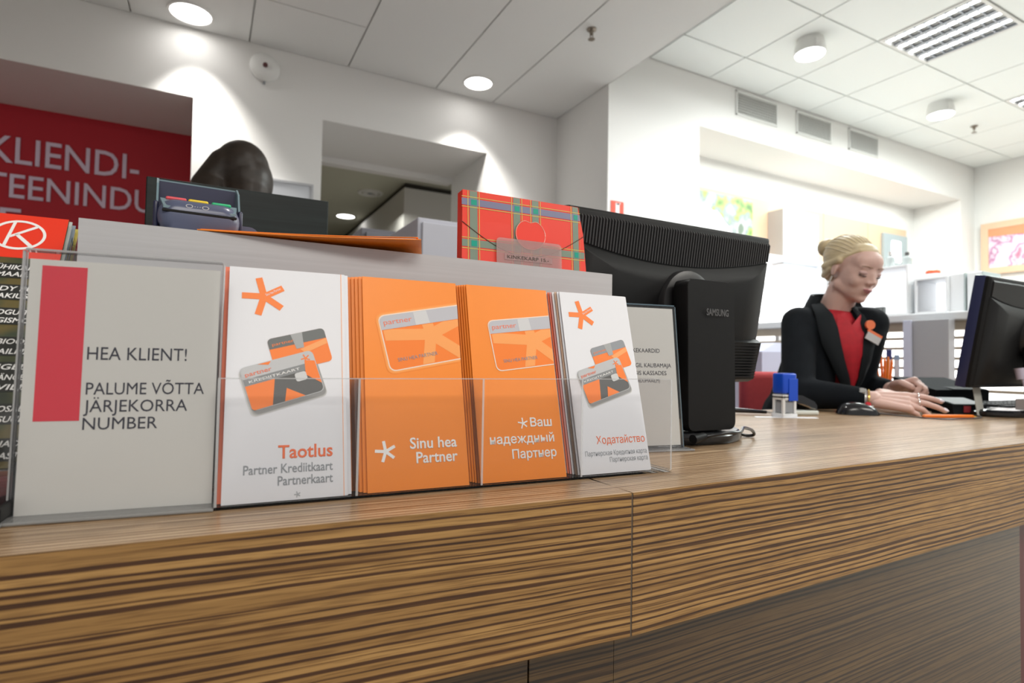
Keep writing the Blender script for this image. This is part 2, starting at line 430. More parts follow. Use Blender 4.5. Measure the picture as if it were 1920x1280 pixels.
# ------------------------------------------------------------------ ceiling fittings
LAMPGLOW = mat('lamp_glow', (1, 1, 1), 0.5, emit=(1, 0.98, 0.95), es=9)
LAMPCOOL = mat('lamp_glow_cool', (1, 1, 1), 0.5, emit=(0.93, 0.98, 1), es=9)
WHITEPL = mat('white_plastic', (0.78, 0.78, 0.76), 0.45)
CHROME = mat('chrome', (0.75, 0.76, 0.78), 0.12, metal=1.0)
def downlight(x, y, z, r, label):
    t = thing('recessed_downlight', label, 'lamp', (x, y, z), group=None)
    MB().lathe([(r * 1.12, 0), (r * 1.1, -0.008), (r * 0.98, -0.008), (r * 0.96, 0)], n=32).build('trim_ring', WHITEPL, t, 40)
    MB().lathe([(0, -0.003), (r * 0.97, -0.003)], n=32).build('lens', LAMPGLOW, t)
downlight(-0.12, 3.28, 2.6, 0.095, 'round recessed downlight glowing in the left ceiling above the red wall')
downlight(1.44, 3.2175, 2.6, 0.085, 'round recessed downlight glowing in the ceiling near the passage opening')
downlight(1.448, 7.10, 2.6, 0.105, 'round downlight glowing in the ceiling of the room through the passage')
t = thing('ceiling_air_diffuser', 'round grey air diffuser in the ceiling seen through the passage', 'vent', (1.46, 5.95, 2.6))
MB().lathe([(0.13, 0), (0.125, -0.012), (0.10, -0.014), (0.095, -0.004)], n=28).build('outer_ring', WHITEPL, t, 40)
MB().lathe([(0.08, -0.004), (0.075, -0.016), (0.05, -0.016), (0.045, -0.006)], n=28).build('inner_ring', WHITEPL, t, 40)
MB().lathe([(0.03, -0.004), (0.02, -0.014), (0, -0.016)], n=20).build('centre_cap', MGREY, t, 40)

def sprinkler(x, y, z, label):
    t = thing('sprinkler_head', label, 'sprinkler', (x, y, z))
    MB().lathe([(0.026, 0), (0.024, -0.006), (0.012, -0.009), (0.009, -0.028), (0.004, -0.03)], n=18).build('body', mat('brass_dark', (0.28, 0.24, 0.2), 0.35, 1.0), t, 40)
    for s in (-1, 1): MB().cyl((s * .009, 0, -.02), (s * .007, 0, -.05), .0022, n=8).build('frame_arm', MATS['brass_dark'], t)
    MB().lathe([(0.0, -0.049), (0.018, -0.052), (0.018, -0.054), (0, -0.055)], n=14).build('deflector', MATS['brass_dark'], t)
sprinkler(1.709, 2.40, 2.6, 'small metal sprinkler head on the left ceiling right of the downlights')
sprinkler(5.46, 2.33, 2.85, 'small metal sprinkler head on the bright tiled ceiling at far right')

t = thing('smoke_detector', 'round white detector with a dark dot high on the back wall', 'detector', (0.238, 3.43, 2.475), (PI / 2, 0, 0))
MB().lathe([(0.078, 0), (0.078, 0.02), (0.066, 0.034), (0.03, 0.042), (0, 0.044)], n=30).build('housing', WHITEPL, t, 40)
MB().lathe([(0.014, 0.040), (0.012, 0.052), (0, 0.054)], n=14).build('sensor', mat('dark_red_lens', (0.1, 0.03, 0.03), 0.3), t, 40)
MB().cyl((0, -.074, .01), (0, -.092, .01), .006, n=10).build('indicator', MGREY, t)

def surface_lamp(x, y, label):
    t = thing('surface_ceiling_lamp', label, 'lamp', (x, y, 2.85), (0, 0, math.radians(-25)))
    MB().lathe([(0.0, 0), (0.075, 0), (0.085, -0.05), (0.088, -0.085), (0.082, -0.088)], n=28).build('housing', WHITEPL, t, 40)
    MB().lathe([(0.0, -0.105), (0.05, -0.103), (0.078, -0.094), (0.083, -0.086)], n=28).build('glass', LAMPCOOL, t, 60)
    MB().box(-.02, .02, -.096, -.085, -.075, -.03, bev=.003).build('hinge', WHITEPL, t)
surface_lamp(3.17, 2.19, 'round white surface ceiling lamp nearest the column, left of two')
surface_lamp(4.78, 2.25, 'round white surface ceiling lamp farther right, before the sprinkler')
area('ceiling_lamp_light', (3.17, 2.19, 2.72), 0.14, 6, col=(0.97, 1, 1))
area('ceiling_lamp_light', (4.78, 2.25, 2.72), 0.14, 6, col=(0.97, 1, 1))

LOUVRE = mat('louvre_aluminium', (0.42, 0.45, 0.5), 0.25, metal=0.8)
def luminaire(x0, x1, y0, y1, label):
    t = thing('louvre_ceiling_light', label, 'lamp', ((x0 + x1) / 2, (y0 + y1) / 2, 2.85))
    w_, d_ = (x1 - x0) / 2, (y1 - y0) / 2
    f = MB()
    f.box(-w_, w_, -d_, -d_ + .018, -.004, .012); f.box(-w_, w_, d_ - .018, d_, -.004, .012)
    f.box(-w_, -w_ + .018, -d_ + .018, d_ - .018, -.004, .012); f.box(w_ - .018, w_, -d_ + .018, d_ - .018, -.004, .012)
    f.build('frame', WHITEPL, t)
    MB().box(-w_ + .01, w_ - .01, -d_ + .01, d_ - .01, .072, .08).build('back_plate', WHITEPL, t)
    n = 4; iw = 2 * (w_ - .018)
    for k in range(n):
        xx = -w_ + .018 + iw * (k + .5) / n
        MB().cyl((xx, -d_ + .02, .038), (xx, d_ - .02, .038), .030, n=16).build('tube', LAMPCOOL, t, 60)
    for k in range(n + 1):
        xx = -w_ + .018 + iw * k / n
        MB().prism([(xx - .010, .0), (xx + .010, .0), (xx + .003, .022), (xx - .003, .022)], -d_ + .018, d_ - .018, 'y').build('louvre_blade', LOUVRE, t)
    m_ = 9
    for k in range(1, m_):
        yy = -d_ + .018 + 2 * (d_ - .018) * k / m_
        MB().box(-w_ + .018, w_ - .018, yy - .0035, yy + .0035, .001, .012).build('cross_blade', LOUVRE, t)
luminaire(3.535, 4.055, 1.485, 1.995, 'large square louvred fluorescent light in the tiled ceiling at top right')
luminaire(5.125, 5.645, 1.485, 1.995, 'second louvred fluorescent light, cut by the right edge of the photo')

GRILLE = mat('grille_shadow', (0.3, 0.3, 0.27), 0.8)
for i, (a, b_, lb) in enumerate(((3.268, 3.706, 'leftmost rectangular air grille above the shop opening'),
                               (3.927, 4.352, 'middle rectangular air grille above the shop opening'),
                               (4.584, 4.994, 'rightmost rectangular air grille above the shop opening'))):
    t = thing('air_grille', lb, 'vent', ((a + b_) / 2, 2.83, 2.74)); h = .088; w_ = (b_ - a) / 2
    f = MB(); f.box(-w_, w_, -.012, 0, h - .012, h, bev=.002); f.box(-w_, w_, -.012, 0, -h, -h + .012, bev=.002)
    f.box(-w_, -w_ + .012, -.012, 0, -h, h, bev=.002); f.box(w_ - .012, w_, -.012, 0, -h, h, bev=.002)
    f.build('frame', WHITEPL, t)
    MB().box(-w_ + .01, w_ - .01, -.002, -.0005, -h + .01, h - .01).build('backing', GRILLE, t)
    for k in range(8):
        z = -h + .022 + k * (2 * h - .044) / 7
        MB().prism([(-.011, z - .006), (-.002, z + .002), (-.002, z + .005), (-.011, z - .003)], -w_ + .012, w_ - .012, 'x').build('slat', WHITEPL, t)
    v = MB()
    for k in range(1, 22):
        x = -w_ + .012 + k * (2 * w_ - .024) / 22; v.box(x - .0012, x + .0012, -.009, -.003, -h + .012, h - .012)
    tag(v.build('upright_bars', WHITEPL, t), kind='stuff')

# white notice box on the pier behind the person, exit sign on the column
t = thing('wall_board', 'pale framed board on the back wall right of the dark-haired person', 'board', (0.37, 3.43, 1.72))
MB().box(-.13, .13, -.02, 0, -.14, .132, bev=.004).build('panel', mat('pale_board', (0.6, 0.62, 0.66), .5), t)
f = MB(); f.box(-.14, .14, -.026, 0, .128, .142); f.box(-.14, .14, -.026, 0, -.15, -.136); f.box(-.14, -.128, -.026, 0, -.136, .128); f.box(.128, .14, -.026, 0, -.136, .128)
f.build('frame', mat('board_frame', (0.45, 0.46, 0.48), .5), t)
t = thing('fire_extinguisher_sign', 'small red and white safety sign on the white column behind the monitor', 'sign', (2.225, 2.83, 1.82))
MB().box(-.05, .05, -.004, 0, -.06, .06, bev=.001).build('plate', mat('sign_red', (0.75, 0.06, 0.02), .5), t)
MB().box(-.014, .014, -.0055, -.004, -.03, .048).build('white_figure', WHITEINK, t)
MB().prism([(-.012, .04), (.02, .052), (.022, .044), (.0, .034)], -.0055, -.004, 'y').build('white_figure', WHITEINK, t)

# grey office cabinets behind the till
CAB = mat('lavender_grey_cabinet', (0.50, 0.51, 0.58), 0.5)
t = thing('office_cabinet', 'pale lavender grey cabinet standing in front of the passage opening', 'cabinet', (0.0, 0, 0))
MB().box(.632, 1.25, 1.9, 2.35, .05, 1.372, bev=.004).build('body', CAB, t)
MB().box(.645, 1.24, 1.885, 1.899, .08, 1.355, bev=.003).build('door', CAB, t)
MB().box(.64, 1.24, 1.92, 2.33, 0, .05).build('plinth', MGREY, t)
t = thing('low_cabinet', 'darker grey cabinet left of the pale cabinet, mostly hidden behind the desk shelf', 'cabinet', (0, 0, 0))
MB().box(.60, 1.3, 2.6, 3.1, .05, 1.47, bev=.004).build('body', mat('dark_grey_cabinet', (0.2, 0.2, 0.23), .5), t)
MB().box(.61, 1.29, 2.62, 3.08, 0, .05).build('plinth', MGREY, t)
MB().box(.62, 1.28, 2.585, 2.599, .08, 1.45, bev=.003).build('door', MATS['dark_grey_cabinet'], t)

# ------------------------------------------------------------------ bright shop behind
def framed_picture(name, label, x0, x1, z0, z1, wally, m, axis='y'):
    pass
def picmat(name, cols, scale):
    m = bpy.data.materials.new(name); m.use_nodes = True; nt = m.node_tree; b = nt.nodes['Principled BSDF']
    tc = nt.nodes.new('ShaderNodeTexCoord'); nz = nt.nodes.new('ShaderNodeTexNoise'); nz.inputs['Scale'].default_value = scale; nz.inputs['Detail'].default_value = 2
    mp = nt.nodes.new('ShaderNodeMapping'); mp.inputs['Scale'].default_value = (1, 1, 1)
    rp = nt.nodes.new('ShaderNodeValToRGB'); rp.color_ramp.interpolation = 'EASE'
    e = rp.color_ramp.elements
    e[0].position = cols[0][0]; e[0].color = (*cols[0][1], 1); e[1].position = cols[-1][0]; e[1].color = (*cols[-1][1], 1)
    for p, c in cols[1:-1]: q = e.new(p); q.color = (*c, 1)
    nt.links.new(tc.outputs['Object'], mp.inputs[0]); nt.links.new(mp.outputs[0], nz.inputs['Vector']); nt.links.new(nz.outputs['Fac'], rp.inputs[0]); nt.links.new(rp.outputs[0], b.inputs['Base Color'])
    b.inputs['Roughness'].default_value = .4
    return m
GREENPIC = picmat('photo_of_leaves', [(.3, (.08, .2, .05)), (.45, (.35, .5, .12)), (.5, (.25, .3, .3)), (.62, (.5, .5, .5)), (.7, (.15, .2, .15))], 7)
t = thing('wall_picture', 'large photo print of a white shape over green leaves on the peach wall', 'picture', (3.55, 3.226, 1.95))
MB().box(-.36, .36, -.02, 0, -.35, .27, bev=.002).build('print', [GREENPIC], t)
MB().prism([(-.36, -.35)] + [(-.36 + .62 * i / 14, -.35 + .5 * math.sin(PI * (.28 + .72 * i / 14)) ** .6 + .012 * math.sin(i * 1.9)) for i in range(14)] + [(.26, -.35)], -.0225, -.0202, 'y').build('white_shape', mat('pic_white', (.9, .88, .88), .5), t)
MB().prism([(.1, -.1), (.35, -.28), (.35, -.34), (.05, -.12)], -.024, -.0215, 'y').build('pink_shape', mat('pic_pink', (.75, .45, .5), .5), t)

t = thing('wall_cabinet', 'white glossy box mounted on the peach wall above the monitor', 'cabinet', (0, 0, 0))
MB().box(4.13, 4.57, 3.08, 3.226, 1.70, 2.16, bev=.004).build('body', mat('box_white', (.86, .88, .92), .35), t)
MB().box(4.12, 4.129, 3.085, 3.226, 1.70, 2.16).build('side_panel', mat('box_side', (.42, .38, .36), .5), t)
MB().box(4.24, 4.48, 3.072, 3.08, 1.76, 2.02, bev=.002).build('lit_window', mat('lit_white', (1, 1, 1), .5, emit=(1, 1, 1), es=1.6), t)
t = thing('lit_sign', 'grey framed panel with a glowing white patch on the peach wall above the seated person', 'sign', (5.95, 3.226, 2.01))
MB().box(-.2, .2, -.03, 0, -.17, .17, bev=.004).build('frame', mat('sign_grey', (.36, .42, .44), .5), t)
MB().prism(rrect(.155, .21, .02), -.034, -.03, 'y').build('glowing_patch', mat('lit_patch', (1, 1, 1), .5, emit=(1, 1, 1), es=3), t)
# white shelving below the peach panels, its back given an added glow
LITW = mat('backlit_panel', (1, 1, 1), .5, emit=(1, 0.99, 0.96), es=1.2)
t = thing('backlit_shelf_unit', 'tall backlit white shelving against the peach wall behind the seated person', 'shelf', (0, 0, 0))
MB().box(3.5, 5.6, 3.19, 3.226, .3, 1.72).build('back_panel', LITW, t)
for z in (1.72, 1.50, 1.28): MB().box(3.5, 5.6, 2.98, 3.19, z, z + .02, bev=.003).build('shelf', mat('box_white', (.86, .88, .92), .35), t)
for x in (3.5, 4.55, 5.58): MB().box(x, x + .02, 2.98, 3.19, .02, 1.72).build('upright', MATS['box_white'], t)
# right wall picture
PINKPIC = picmat('photo_of_blossom', [(.3, (.95, .9, .95)), (.48, (.85, .6, .75)), (.55, (.45, .2, .35)), (.62, (.7, .6, .7)), (.75, (.6, .2, .3))], 9)
t = thing('wall_picture', 'photo of purple blossom with orange top in a peach frame on the right wall', 'picture', (6.615, 2.45, 2.04))
MB().box(-.03, 0, -.25, .25, -.2, .17).build('print', PINKPIC, t)
MB().prism([(-.25, .17), (.25, .17), (.25, .10), (.0, .09), (-.25, .0)], -.034, -.03, 'x').build('orange_corner', mat('pic_orange', (.85, .3, .15), .5), t)
f = MB(); f.box(-.04, 0, .25, .31, -.26, .23); f.box(-.04, 0, -.31, -.25, -.26, .23); f.box(-.04, 0, -.25, .25, .17, .23); f.box(-.04, 0, -.25, .25, -.26, -.2)
f.build('frame', PEACH, t)

# partition with a white ledge and open slats
t = thing('partition_ledge', 'white ledge on a slatted partition running behind the seated person', 'partition', (0, 0, 0))
MB().box(2.97, 3.40, 0.75, 3.1, 1.098, 1.137, bev=.006).build('ledge_top', mat('ledge_white', (.66, .68, .70), .35), t)
MB().box(3.0, 3.06, 0.75, 3.1, 1.055, 1.097).build('rail', mat('ledge_rail', (.42, .36, .28), .5), t)
SLAT = mat('tan_slat', (.40, .33, .25), .5)
for k in range(9):
    z = 1.02 - k * .0475
    MB().box(3.0, 3.02, 0.75, 3.1, z - .007, z + .007, bev=.002).build('slat', SLAT, t)
for y in (0.76, 1.47, 2.3, 3.08): MB().box(3.021, 3.045, y - .012, y + .012, 0, 1.055).build('post', MATS['ledge_white'], t)
t = thing('lit_display_panel', 'backlit white panel shining through the gaps between the slats', 'panel', (0, 0, 0))
MB().box(3.16, 3.18, 0.75, 3.1, .4, 1.06, bev=.002).build('light_panel', mat('slat_glow', (1, 1, 1), .5, emit=(1, 1, 1), es=2.2), t)  # glow added for the bright shop beyond the slats, no light box there
MB().box(3.181, 3.20, 0.75, 3.1, .02, 1.06).build('backing', WHITEPL, t)
t = thing('grey_divider', 'upright grey panel with a pale left edge standing before the slats', 'panel', (0, 0, 0))
MB().box(2.90, 2.955, 1.34, 1.52, 0, 1.10, bev=.003).build('panel', mat('divider_grey', (.36, .37, .40), .5), t)
MB().box(2.885, 2.899, 1.487, 1.522, 0, 1.10, bev=.002).build('edge_strip', mat('divider_edge', (.55, .58, .72), .4), t)  # paler than the panel: light on its left side put into colour

# display boxes and bottles on the ledge
DW = mat('display_white', (.88, .90, .92), .3)
def display_box(y0, y1, z1, label, x0=3.08, x1=3.3):
    t = thing('display_case', label, 'case', (0, 0, 0))
    MB().box(x0, x1, y0, y1, 1.1372, 1.155, bev=.003).build('base', DW, t)
    MB().box(x1 - .012, x1, y0, y1, 1.155, z1, bev=.002).build('backlit_panel', mat('case_glow', (1, 1, 1), .5, emit=(1, 1, 1), es=.9), t)  # glow added to whiten the case, which has no lamp
    MB().box(x0, x1 - .012, y0, y0 + .01, 1.155, z1, bev=.002).build('side_panel', DW, t)
    MB().box(x0, x1 - .012, y1 - .01, y1, 1.155, z1, bev=.002).build('side_panel', DW, t)
    MB().box(x0, x1, y0, y1, z1, z1 + .012, bev=.002).build('top', DW, t)
    MB().box(x0 + .001, x0 + .005, y0 + .011, y1 - .011, 1.156, z1).build('glass', CLEARH, t)
    return t
display_box(1.60, 2.03, 1.385, 'wide white glass-fronted display case on the ledge beside the seated person')
display_box(1.435, 1.58, 1.31, 'small white display case on the ledge under the red-capped jar', 3.1, 3.3)
for i, (y, lb) in enumerate(((1.405, 'white upright board on the ledge left of the right-hand monitor'), (1.335, 'white upright board on the ledge nearest the right-hand monitor'))):
    t = thing('upright_board', lb, 'board', (3.2, y, 1.1372))
    MB().box(-.08, .08, -.03, .03, .006, .19, bev=.003).build('board', DW, t)
    MB().box(-.085, .085, -.034, -.03, 0, .19, bev=.001).build('edge', mat('pale_teal_edge', (.45, .52, .52), .4), t)
    MB().box(-.09, .09, -.036, .036, 0, .006).build('foot', DW, t)
GLASSB = mat('bottle_glass', (.45, .5, .5), .1, spec=.8)
def bottle(x, y, z, h, r, label, cap=CHROME, body=GLASSB):
    t = thing('bottle', label, 'bottle', (x, y, z), group='bottles on the display case')
    MB().lathe([(0, 0), (r, 0), (r, h * .6), (r * .8, h * .68), (r * .35, h * .74), (r * .35, h * .8), (0, h * .8)], n=16).build('glass_body', body, t, 40)
    MB().cyl((0, 0, h * .79), (0, 0, h), r * .45, r * .42, 14).build('cap', cap, t, 40)
bottle(3.17, 1.98, 1.398, .10, .022, 'grey glass bottle at the left end of the display case top')
bottle(3.17, 1.87, 1.398, .055, .014, 'shortest glass bottle on top of the display case')
bottle(3.17, 1.79, 1.398, .08, .02, 'mid-height glass bottle on the display case, third from the left')
bottle(3.17, 1.73, 1.398, .09, .02, 'glass bottle fourth from the left on the display case')
bottle(3.17, 1.65, 1.398, .075, .022, 'glass bottle at the right end of the display case top', cap=mat('dark_cap', (.1, .1, .1), .4))
t = thing('jar', 'white jar with a red cap standing on the small display case', 'jar', (3.2, 1.545, 1.322))
MB().lathe([(0, 0), (.03, 0), (.032, .02), (.028, .03), (0, .03)], n=20).build('body', DW, t, 40)
MB().lathe([(.031, .03), (.031, .042), (.02, .048), (0, .048)], n=20).build('red_cap', mat('jar_red', (.8, .12, .04), .4), t, 40)
for i, (y, lb) in enumerate(((1.97, 'small grey price card at the left inside the wide display case'), (1.88, 'dark goods box in the middle of the wide display case'), (1.76, 'small grey price card at the right inside the wide display case'))):
    t = thing('display_item', lb, 'box', (3.13, y, 1.1555))
    MB().box(-.012, .012, -.022, .022, 0, .04 if i != 1 else .055, bev=.002).build('box', mat('item_grey%d' % (i % 2), (.35, .38, .36) if i != 1 else (.2, .24, .22), .5), t)
    MB().box(-.0135, -.0121, -.012, .012, .012, .03).build('price_label', DW, t)

# stuff between the till and the partition
t = thing('dust_cover', 'pale lavender cover with sloping shoulders behind the red chair', 'cover', (2.72, 2.15, 0))
MB().loft([[(-.17, -.12, 0), (.17, -.12, 0), (.17, .12, 0), (-.17, .12, 0)], [(-.17, -.12, .95), (.17, -.12, .95), (.17, .12, .95), (-.17, .12, .95)], [(-.04, -.10, 1.0), (.10, -.10, 1.0), (.10, .10, 1.0), (-.04, .10, 1.0)]]).build('cover', mat('lavender_cover', (.50, .52, .66), .6), t)
MB().box(-.175, .175, -.125, .125, 0, .04, bev=.003).build('base', MGREY, t)
t = thing('office_chair', 'red upholstered office chair pushed up behind the desk beside the blue stamp', 'chair', (2.20, 1.66, 0), (0, 0, math.radians(-33)))
CH = mat('red_upholstery', (0.42, 0.045, 0.05), 0.85, noise=((60, 60, 60), 0.15))
MB().box(-.17, .17, -.035, .035, .56, .852, bev=.03, seg=4).build('backrest', CH, t, 50)
MB().box(-.19, .19, .03, .38, .42, .50, bev=.03, seg=4).build('seat', CH, t, 50)
MB().tube([(0, .0, .6), (0, -.045, .52), (0, .0, .42), (0, .2, .4)], .015).build('back_bar', BLACKPL, t, 50)
MB().cyl((0, .2, .1), (0, .2, .42), .022).build('gas_column', CHROME, t, 50)
for k in range(5):
    a = 2 * PI * k / 5; e = (math.cos(a) * .26, .2 + math.sin(a) * .26)
    MB().cap((0, .2, .1), (e[0], e[1], .07), .022, .014).build('leg', BLACKPL, t, 50)
    MB().cyl((e[0] - .012, e[1], .026), (e[0] + .012, e[1], .026), .026).build('castor', BLACKPL, t, 50)

# ------------------------------------------------------------------ the counter
def counter_section(label, ang, x0, x1, panels):
    t = thing('counter_section', label, 'counter', (0.3879, 0.4640, 0), (0, 0, math.radians(ang)))
    MB().box(x0, x1, 0.0, 0.66, .722, .75).build('worktop', W_TOP, t)
    MB().box(x0, x1, 0.0003, 0.022, .606, .7217).build('fascia', W_FRONT, t)
    # thin veneered lip so that the front of the worktop reads as one board with the fascia
    MB().box(x0, x1, -0.0012, -0.0001, .606, .7497).build('front_veneer', W_FRONT, t)
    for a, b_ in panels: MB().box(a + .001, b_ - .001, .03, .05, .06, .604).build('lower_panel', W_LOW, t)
    MB().box(x0 + .01, x1 - .01, .06, .075, 0.0, .6).build('carcass', mat('carcass_dark', (.05, .045, .04), .7), t)
    return t
counter_section('left stretch of the zebra-wood counter carrying the leaflet holder', -3.0, -1.35, -.0011, [(-1.35, -.10), (-.10, .002)])
cs = counter_section('right stretch of the zebra-wood counter running under both monitors', 1.3, .0011, 2.3, [(.003, .98)])
MB().box(.985, 2.3, .05, .06, .06, .604).build('red_panel', mat('dark_red_panel', (.09, .01, .012), .4), cs)
MB().box(-.0009, .0009, .0005, .66, .7225, .7488).build('seam_gasket', mat('seam_brown', (.08, .06, .045), .7), cs)
MB().box(-.0009, .0009, -.0008, .02, .606, .7488).build('seam_gasket', MATS['seam_brown'], cs)

# grey shelf box on the counter, behind the leaflets
t = thing('desk_shelf', 'long grey laminate shelf box on the counter behind the leaflets', 'shelf', (0, 0, 0))
MB().box(-.1087, .5117, .66, .664, .7505, 1.0085).build('front_panel', GREYPANEL, t)
MB().box(-.1087, .5117, .664, .86, .992, 1.0085).build('top_board', GREYPANEL, t)
MB().box(.4957, .5117, .664, .86, .7505, .992).build('side_panel', GREYPANEL, t)
MB().box(-.1087, -.0927, .664, .86, .7505, .992).build('side_panel', GREYPANEL, t)
MB().box(-.0927, .4957, .664, .86, .85, .862).build('inner_shelf', GREYPANEL, t)

# black wood-grain board behind it
t = thing('black_desk_board', 'black wood-grain board standing behind the card terminal', 'board', (0, 0, 0))
MB().box(-.104, .211, 1.205, 1.225, .0, 1.2, bev=.002).build('board', BLACKWOOD, t)
MB().box(-.104, .211, 1.226, 1.29, .0, .02).build('foot', BLACKWOOD, t)

# ------------------------------------------------------------------ leaflet holder
HA = math.radians(-2.6)
H0 = Vector((.0095, .5545, .75))
holder = thing('leaflet_holder', 'clear acrylic four-pocket holder full of orange and white leaflets', 'holder', H0, (0, 0, HA))
MB().box(0, .497, 0, .085, .0003, .003, bev=.0006).build('base_plate', CLEARH, holder)
MB().box(0, .497, 0, .0022, .003, .1125).build('front_plate', CLEARH, holder)
MB().box(0, .497, -.0002, .0024, .1125, .1135).build('front_top_edge', CLEAREDGE, holder)
MB().box(0, .497, .080, .082, .003, .16).build('back_plate', CLEARH, holder)
for u in (0, .1185, .2455, .3665, .4948):
    MB().prism([(.0024, .003), (.0795, .003), (.0795, .1125), (.0024, .1125)], u, u + .0022, 'x').build('divider', CLEARDIV, holder)
    MB().box(u, u + .0022, -.0003, -.0001, .003, .1125).build('divider_edge', CLEAREDGE, holder)

LEAN = math.radians(14.5)
def leaf_mtx(bl, yaw, lean, tilt=0.0):
    return Matrix.Translation(bl) @ Matrix.Rotation(yaw, 4, 'Z') @ Matrix.Rotation(-lean, 4, 'X') @ Matrix.Rotation(-tilt, 4, 'Y')
LW, LH = .104, .222
LAST = {}
def keep(o, name, t):
    """what is printed on a pictured card is a sub-part of that card"""
    if name == 'printed_card': LAST[t.name] = o
    elif name in ('card_band', 'card_star', 'card_orange', 'card_chip') and t.name in LAST: o.parent = LAST[t.name]
    return o
def D_(poly, layer, m, t, name, w_=LW, clipx=True, h_=LH):
    if clipx:
        poly = clip(poly, 1, 0, w_ - .0003); poly = clip(poly, -1, 0, -.0003)
    if len(poly) < 3: return
    y = -.0001 - .00012 * layer
    return keep(MB().prism(poly, y - .00010, y, 'y').build(name, m, t), name, t)
def decals(polys, layer, m, t, name, w_=LW):
    mb = MB(); y = -.0001 - .00012 * layer
    for p in polys:
        p = clip(clip(p, 1, 0, w_ - .0003), -1, 0, -.0003)
        if len(p) >= 3: mb.prism(p, y - .0001, y, 'y')
    return keep(mb.build(name, m, t), name, t)
def leaf_body(t, m, edge_m=None, name='folded_sheet', w_=LW, h_=LH, th=.0011):
    b = MB()
    b.box(0, w_, 0, th * .42, 0, h_); b.box(0, w_, th * .58, th, 0, h_); b.box(0, .0012, th * .42, th * .58, 0, h_)
    o = b.build(name, m, t); return o

def print_kredit(t, w_=LW, cyr=False, star_sc=1.0):
    """orange asterisk, two bank cards and the title of the white leaflets"""
    cx, cz = .030 * w_ / LW, .193
    decals(star_polys(cx, cz, .0195 * star_sc, .0062), 1, ORANGE2, t, 'star_emblem', w_)
    text('Sinu hea Partner', WHITEINK, t, cx + .002, -.0006, cz + .0004, .0026, .0155, rot=math.radians(30))
    # soft printed shadow below the front card
    c1x, c1z = .0485, .1105
    a1 = math.radians(17)
    for k in range(5):
        D_(rot2(rrect(.0665 + .001 * k, .0415 + .001 * k, .005), a1, c1x + .0022 - .0003 * k, c1z - .0035), 1 - k * .1, mat('soft_shadow%d' % k, (.30 + .09 * k,) * 3, .7), t, 'printed_shadow', w_)
    # back card
    c2x, c2z = .0640, .1400; a2 = math.radians(15)
    D_(rot2(rrect(.0535, .0345, .004), a2, c2x, c2z), 2, ORANGE2, t, 'printed_card', w_)
    band = clip(rrect(.0535, .0345, .004), 0, -1, -.0068)
    D_(rot2(band, a2, c2x, c2z), 3, MGREY if cyr else mat('band_grey', (.14, .15, .15), .5), t, 'card_band', w_)
    decals([rot2(p, a2, c2x, c2z) for p in ([(-.005, .0172), (.006, .0172), (.004, .002), (-.003, .002)],)], 4, mat('pale_band', (.38, .39, .40), .5), t, 'card_star', w_)
    decals([rot2(p, a2, c2x, c2z) for p in ([(.0, .001), (.0262, .0065), (.0262, .001), (.004, -.004)],)], 4, ORANGEL, t, 'card_star', w_)
    text('partner', ORANGE2, LAST[t.name], *[(p[0], -.0007, p[1]) for p in rot2([(-.0235, .0095)], a2, c2x, c2z)][0], .0030, .020, rot=a2)
    # front card
    def F(p): return rot2(p, a1, c1x, c1z)
    D_(F(rrect(.0672, .0422, .005)), 5, SILVER, t, 'card_rim', w_)
    D_(F(rrect(.0658, .0408, .0045)), 6, DGREY, t, 'printed_card', w_)
    full = rrect(.0658, .0408, .0045)
    D_(F(clip(full, 0, -1, -.0095)), 7, SILVER, t, 'card_band', w_)
    D_(F(clip(clip(full, 0, -1, -.0030), 0, 1, .0095)), 7, mat('fade_grey', (.24, .25, .26), .5), t, 'card_band', w_)
    L = [(-.0329, .003), (-.0065, .003), (-.0150, -.0204), (-.0310, -.0204), (-.0329, -.0185)]
    D_(F(L), 8, ORANGE2, t, 'card_orange', w_)
    D_(F([(.0010, -.0085), (.0150, -.0204), (-.0040, -.0204)]), 8, ORANGE2, t, 'card_orange', w_)
    D_(F([(.0329, -.013), (.0329, .010), (.024, .013), (.021, -.001)]), 8, ORANGE2, t, 'card_orange', w_)
    D_(F([(-.005, .0204), (-.017, .0204), (-.008, .0175)]), 9, ORANGE2, t, 'card_orange', w_)
    D_(F(rot2(rrect(.0105, .0085, .002), 0, .0165, -.0015)), 9, mat('chip_silver', (.62, .63, .64), .4), t, 'card_chip', w_)
    decals([F(p) for p in star_polys(.0255, .0145, .0042, .0011)], 9, ORANGE2, t, 'card_star', w_)
    p = F([(-.0300, .0115)])[0]
    text('partner', CORAL, LAST[t.name], p[0], -.0013, p[1], .0042, .0235, rot=a1, bold=.01)
    p = F([(-.0285, .0050)])[0]
    text('KREDIITKAART', WHITEINK, LAST[t.name], p[0], -.0013, p[1], .0025, .046, rot=a1)

